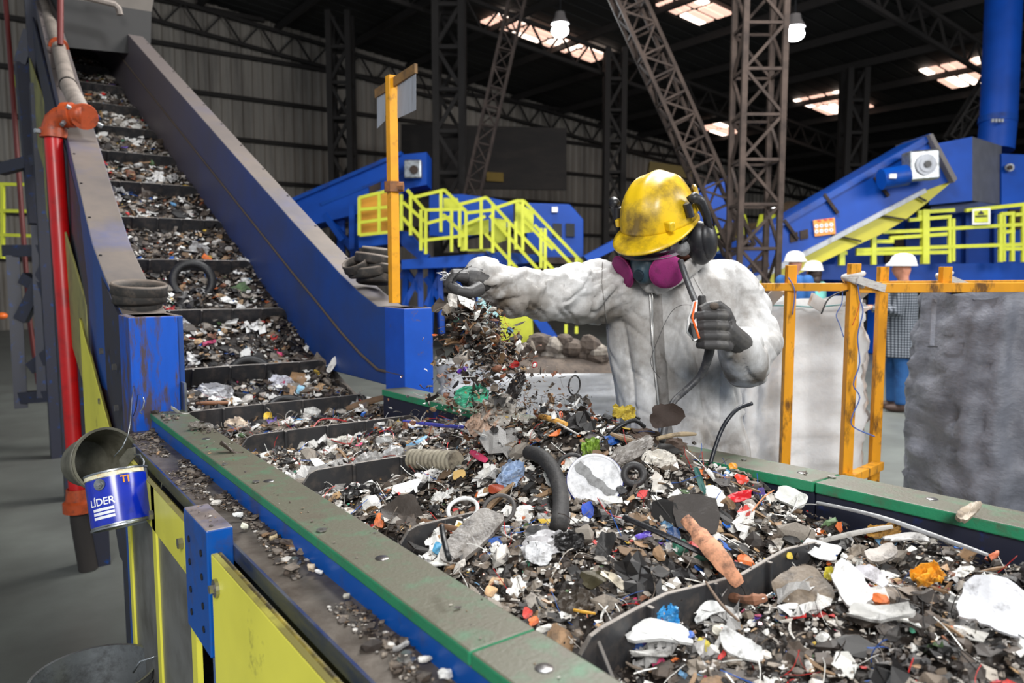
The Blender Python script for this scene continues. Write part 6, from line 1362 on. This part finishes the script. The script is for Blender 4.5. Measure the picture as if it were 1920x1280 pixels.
def scatter_pos(zn,z0,z1):
    y=z0+(z1-z0)*random.random()**(1.25 if zn=='incline' else 1); t=taper(y,0); hi=(1.36-.08-t) if y>2.5 else rr_in(y)-.08
    return random.uniform(.63+t,hi),y
for nm,ds,c_,ty,rg,cnt in kinds:
    protos=[]
    for v in range(3):
        pp=Vector((0,0,0)); o=None
        if ty=='f': o=flake(nm,'x',0,0,0,0,c_,k=0,th=.10,amp=.22,p=Vector((0,0,0)),d=F_PX*2,lift=0,rough=rg,dirt=.32,seed=v*13+cnt) if False else None
        g=MB(); rs=random.Random(v*7+cnt)
        if ty=='f': V,F=t_chip(9,.09,rs.uniform(-.3,.3),.12)
        elif ty=='c': V,F=t_crump(7,.30)
        elif ty=='k': V,F=t_chunk()
        else: V,F=t_stick(5,.13,.2)
        g.add([tuple(q) for q in V],F); protos.append((g,))
    mm_=smat(c_,rg,.32); meshes=[]
    for v in range(3):
        o=protos[v][0].build(nm,mm_,local=True,wd=False); meshes.append(o)
    k=0
    for zn,z0,z1 in zones:
        n=int(cnt*(1.0 if zn!='incline' else 1.1))
        for i in range(n):
            src=meshes[k%3]; o=src if k<3 else src.copy()
            if k>=3: sc.collection.objects.link(o)
            x,y=scatter_pos(zn,z0,z1); s=random.lognormvariate(math.log(.024 if zn!='incline' else .032),.28)*(1.25 if ty in 'cs' else 1)*(.8 if 'colour' in nm else 1)
            o.location=(x,y,waste_z(x,y)+s*.28); R=Matrix(rotm(wn(x,y),random.uniform(0,6.28),random.gauss(0,.4),random.uniform(0,6.28)).tolist())
            o.rotation_euler=R.to_euler(); o.scale=(s,s*random.uniform(.7,1),s)
            tag(o,'%s loose %s'%(ds,zl[zn]),'scrap','%ss %s'%(ds,zl[zn])); k+=1
# --- waste thrown from the hand, caught in the air
random.seed(31); fly=Soup()
def fly_pos():
    t=random.random()**.9; y=560+(835-560)*t; cx=872+ (960-872)*t+math.sin(t*5)*12; wd_=22+115*t; x=random.gauss(cx,wd_*.62); d=1.88+random.gauss(0,.05)+.10*t
    if y>700 and random.random()<.35: x=random.uniform(880,1110); y=random.uniform(740,840)
    return x,y,d
for i in range(2600):
    x,y,d=fly_pos(); p=at(x,y,d=d); s=random.lognormvariate(math.log(.0062),.5); r=random.random()
    if y<660: s*=1.35
    T=random.choice(TP) if r<.4 else random.choice(TC) if r<.55 else random.choice(TK) if r<.65 else random.choice(TS) if r<.85 else random.choice(TW)
    if r>=.85: s*=3
    ci=RNG.choice(len(PC),p=PW); 
    if random.random()<.35: ci=random.choice([0,1,10,10,8])
    if p.z<waste_z(min(max(p.x,.6),1.4),p.y)+.01 and .5<p.x<1.45: continue
    fly.put(T,p,rotm(Vector((0,0,1)),random.uniform(0,6.28),random.uniform(-1.4,1.4),random.uniform(0,6)),min(s,.03),PC[ci],random.random()<.25)
fly.build('flying_crumbs',[m_w1,m_w2],'cloud of small dark shreds falling from the outstretched glove to the heap','waste')
def flyp(name,lab,px,py,w,h,col,rot,kind='f',d=1.92,cat='scrap',rough=.4):
    p=at(px,py,d=d); f=flake if kind=='f' else crumple
    return f(name,lab,px,py,w,h,col,rot=rot,k=.8,lift=0,p=p,d=d,cat=cat,rough=rough)
c1=flyp('net_scrap','turquoise green net scrap flying above the heap below the glove',884,742,66,36,(90,196,160),8,'c'); 
flyp('plastic_fragment','purple plastic fragment in the air under the outstretched glove',868,694,26,12,(110,60,190),30)
flyp('plastic_fragment','red plastic fragment in the air right of the purple one',963,684,28,14,(220,40,40),25)
flyp('plastic_fragment','small red bit in the air nearest the worker',1002,684,13,12,(190,30,34),0)
flyp('rag_scrap','brown rag clump falling just under the outstretched glove',872,612,44,58,(96,56,38),0,'c')
flyp('rag_scrap','black shred clump falling between glove and brown rag',895,640,34,50,(40,36,36),20,'c')
flyp('rag_scrap','grey white torn sheet falling right of the turquoise net',935,768,60,60,(190,184,176),-30,'c')
flyp('rag_scrap','pale pinkish torn cloth falling below the turquoise net',905,790,66,40,(196,168,148),35,'c')
flyp('paper_scrap','white flake tumbling at the left of the falling waste',842,610,14,7,(236,236,234),5); flyp('paper_scrap','white flake tumbling in the middle of the falling waste',876,647,14,9,(240,240,240),10)
flyp('paper_scrap','white long flake falling beside the purple fragment',880,682,30,14,(226,226,230),30); flyp('wood_scrap','tan shard falling left of the turquoise net',884,632,16,10,(200,170,130),10)
flyp('wood_scrap','dark long shard falling to the right of the black shreds',945,648,56,8,(60,50,44),16); flyp('plastic_fragment','orange chip in the air beside the blue end post',815,628,13,5,(226,110,50),0)
flyp('plastic_fragment','orange upright chip flying above the rubbish heap',1052,778,9,18,(236,100,40),0); flyp('rag_scrap','dark curved shred falling right of the grey torn sheet',965,728,26,60,(44,40,40),-25,'c')
g=MB(); c=at(1077,722,d=2.02); g.torus(c,(RT*.75-FW*.65),.026,.0022,32,6); solo('wire_ring',g,m_rubber,'thin dark ring flying in front of the white rubble bag','ring',smooth='all')
fk=[('brown_shred','brown shred',(110,72,48)),('black_shred','black shred',(40,37,36)),('white_flake','white flake',(226,224,220)),('grey_shred','grey shred',(130,122,114))]
for nm,ds,c_ in fk:
    g=MB(); V,F=t_chip(8,.07,.4,.2); g.add([tuple(q) for q in V],F); o0=g.build(nm,smat(c_,.5,.3),local=True,wd=False)
    for i in range(26):
        o=o0 if i==0 else o0.copy()
        if i: sc.collection.objects.link(o)
        x,y,d=fly_pos(); p=at(x,y,d=d); p.z=max(p.z,waste_z(min(max(p.x,.6),1.4),p.y)+.02); s=random.uniform(.008,.019); o.location=p; o.rotation_euler=[random.uniform(-1,1) for _ in range(3)]; o.scale=(s*1.5,s*.8,s)
        tag(o,'%s tumbling in the air between the glove and the heap'%ds,'scrap','%ss in the air'%ds)
# --- single things on the ledge and the green rails
def on_plane(px,py,z): return at(px,py,z=z)
def washer(px,py,z,Rm,lab,nut=False,m=None):
    p=on_plane(px,py,z); t=thing('washer' if not nut else 'bolt_head',lab,'washer' if not nut else 'bolt',p); g=MB(); g.lathe([(Rm*.38,0),(Rm,0),(Rm,.002),(Rm*.38,.002)],p,24,closed=True); g.build('ring',m or m_bolt,t,smooth=True)
    if nut: g=MB(); g.tube([p+UP*.002,p+UP*.009],Rm*.62,6); g.disc(p+UP*.009,UP,Rm*.5,.002,12); g.build('hex_head',m_bolt,t)
washer(603,994,1.1015,.0085,'steel washer lying on the dusty left green rail'); washer(332,836,1.0475,.013,'bolt with washer on the ledge at the far end near the blue post',True)
washer(552,1056,1.0475,.012,'shiny bolt head with washer on the ledge above the big yellow guard',True); washer(762,1236,1.0475,.012,'bolt head with washer on the ledge at the bottom edge',True)
def ledge(name,lab,px,py,w,h,c,kind='f',z=1.052,**k):
    p=on_plane(px,py,z); d=(p-Vector((0,0,CAM_H))).length*.97; f=flake if kind=='f' else crumple
    o=f(name,lab,px,py,w,h,c,k=.25,lift=.004,p=p,d=d,**k); return o
ledge('white_shell_bit','white twisted plastic bit on the ledge near the bottom edge',795,1240,32,14,(236,232,226),th=.004); ledge('white_shell_bit','pale cream shell-like bit on the ledge at mid length',459,990,20,13,(214,212,190),th=.003); ledge('white_shell_bit','white round bit at the lower end of the ledge',835,1270,30,20,(230,228,224),th=.006)
ledge('ring_pull','tan flattened ring-like bit on the ledge among brown crumbs',512,1010,20,10,(196,176,140),th=.003); ledge('brown_lump','brown clod on the ledge beside the flattened ring',540,1020,34,12,(84,72,62),'k' if False else 'f',th=.010)
ledge('stone_bit','beige pebble on the ledge below the shiny bolt head',584,1068,16,14,(196,178,156),th=.007); ledge('stone_bit','white chip beside the beige pebble on the ledge',598,1076,18,9,(226,224,222),th=.003); ledge('stone_bit','grey flat pebble further down the ledge',650,1122,16,9,(170,166,156),th=.004); ledge('metal_bit','grey pin-like bit on the ledge near the bottom',750,1216,40,6,(170,168,166),th=.004,rot=28)
ledge('film_scrap','crumpled clear film lying on the start of the left green rail',377,800,40,22,(112,106,98),'c',z=1.108,rough=.3); ledge('dirt_flake','curled brown dirt flake on the left green rail',432,843,58,18,(74,64,56),'f',z=1.106,th=.003)
ledge('clay_lump','reddish tan lump at the foot of the stained blue end post',292,765,16,11,(176,128,100),'f',z=1.105,th=.014); ledge('paper_scrap','thin pale sheet bit lying where the left green rail begins',338,773,40,6,(186,184,176),'f',z=1.104); ledge('plastic_fragment','small white film tuft on the ledge above the bracket',446,968,18,9,(226,226,222),'c',z=1.056)
washer(1395,862,1.1015,.006,'tiny washer on the right green rail next to the standing cable'); washer(1560,894,1.1015,.008,'washer lying on the right green rail before the joint'); washer(422,870,1.1015,.006,'small washer lying on the left green rail near the film'); washer(480,903,1.1015,.007,'small washer halfway along the left green rail')
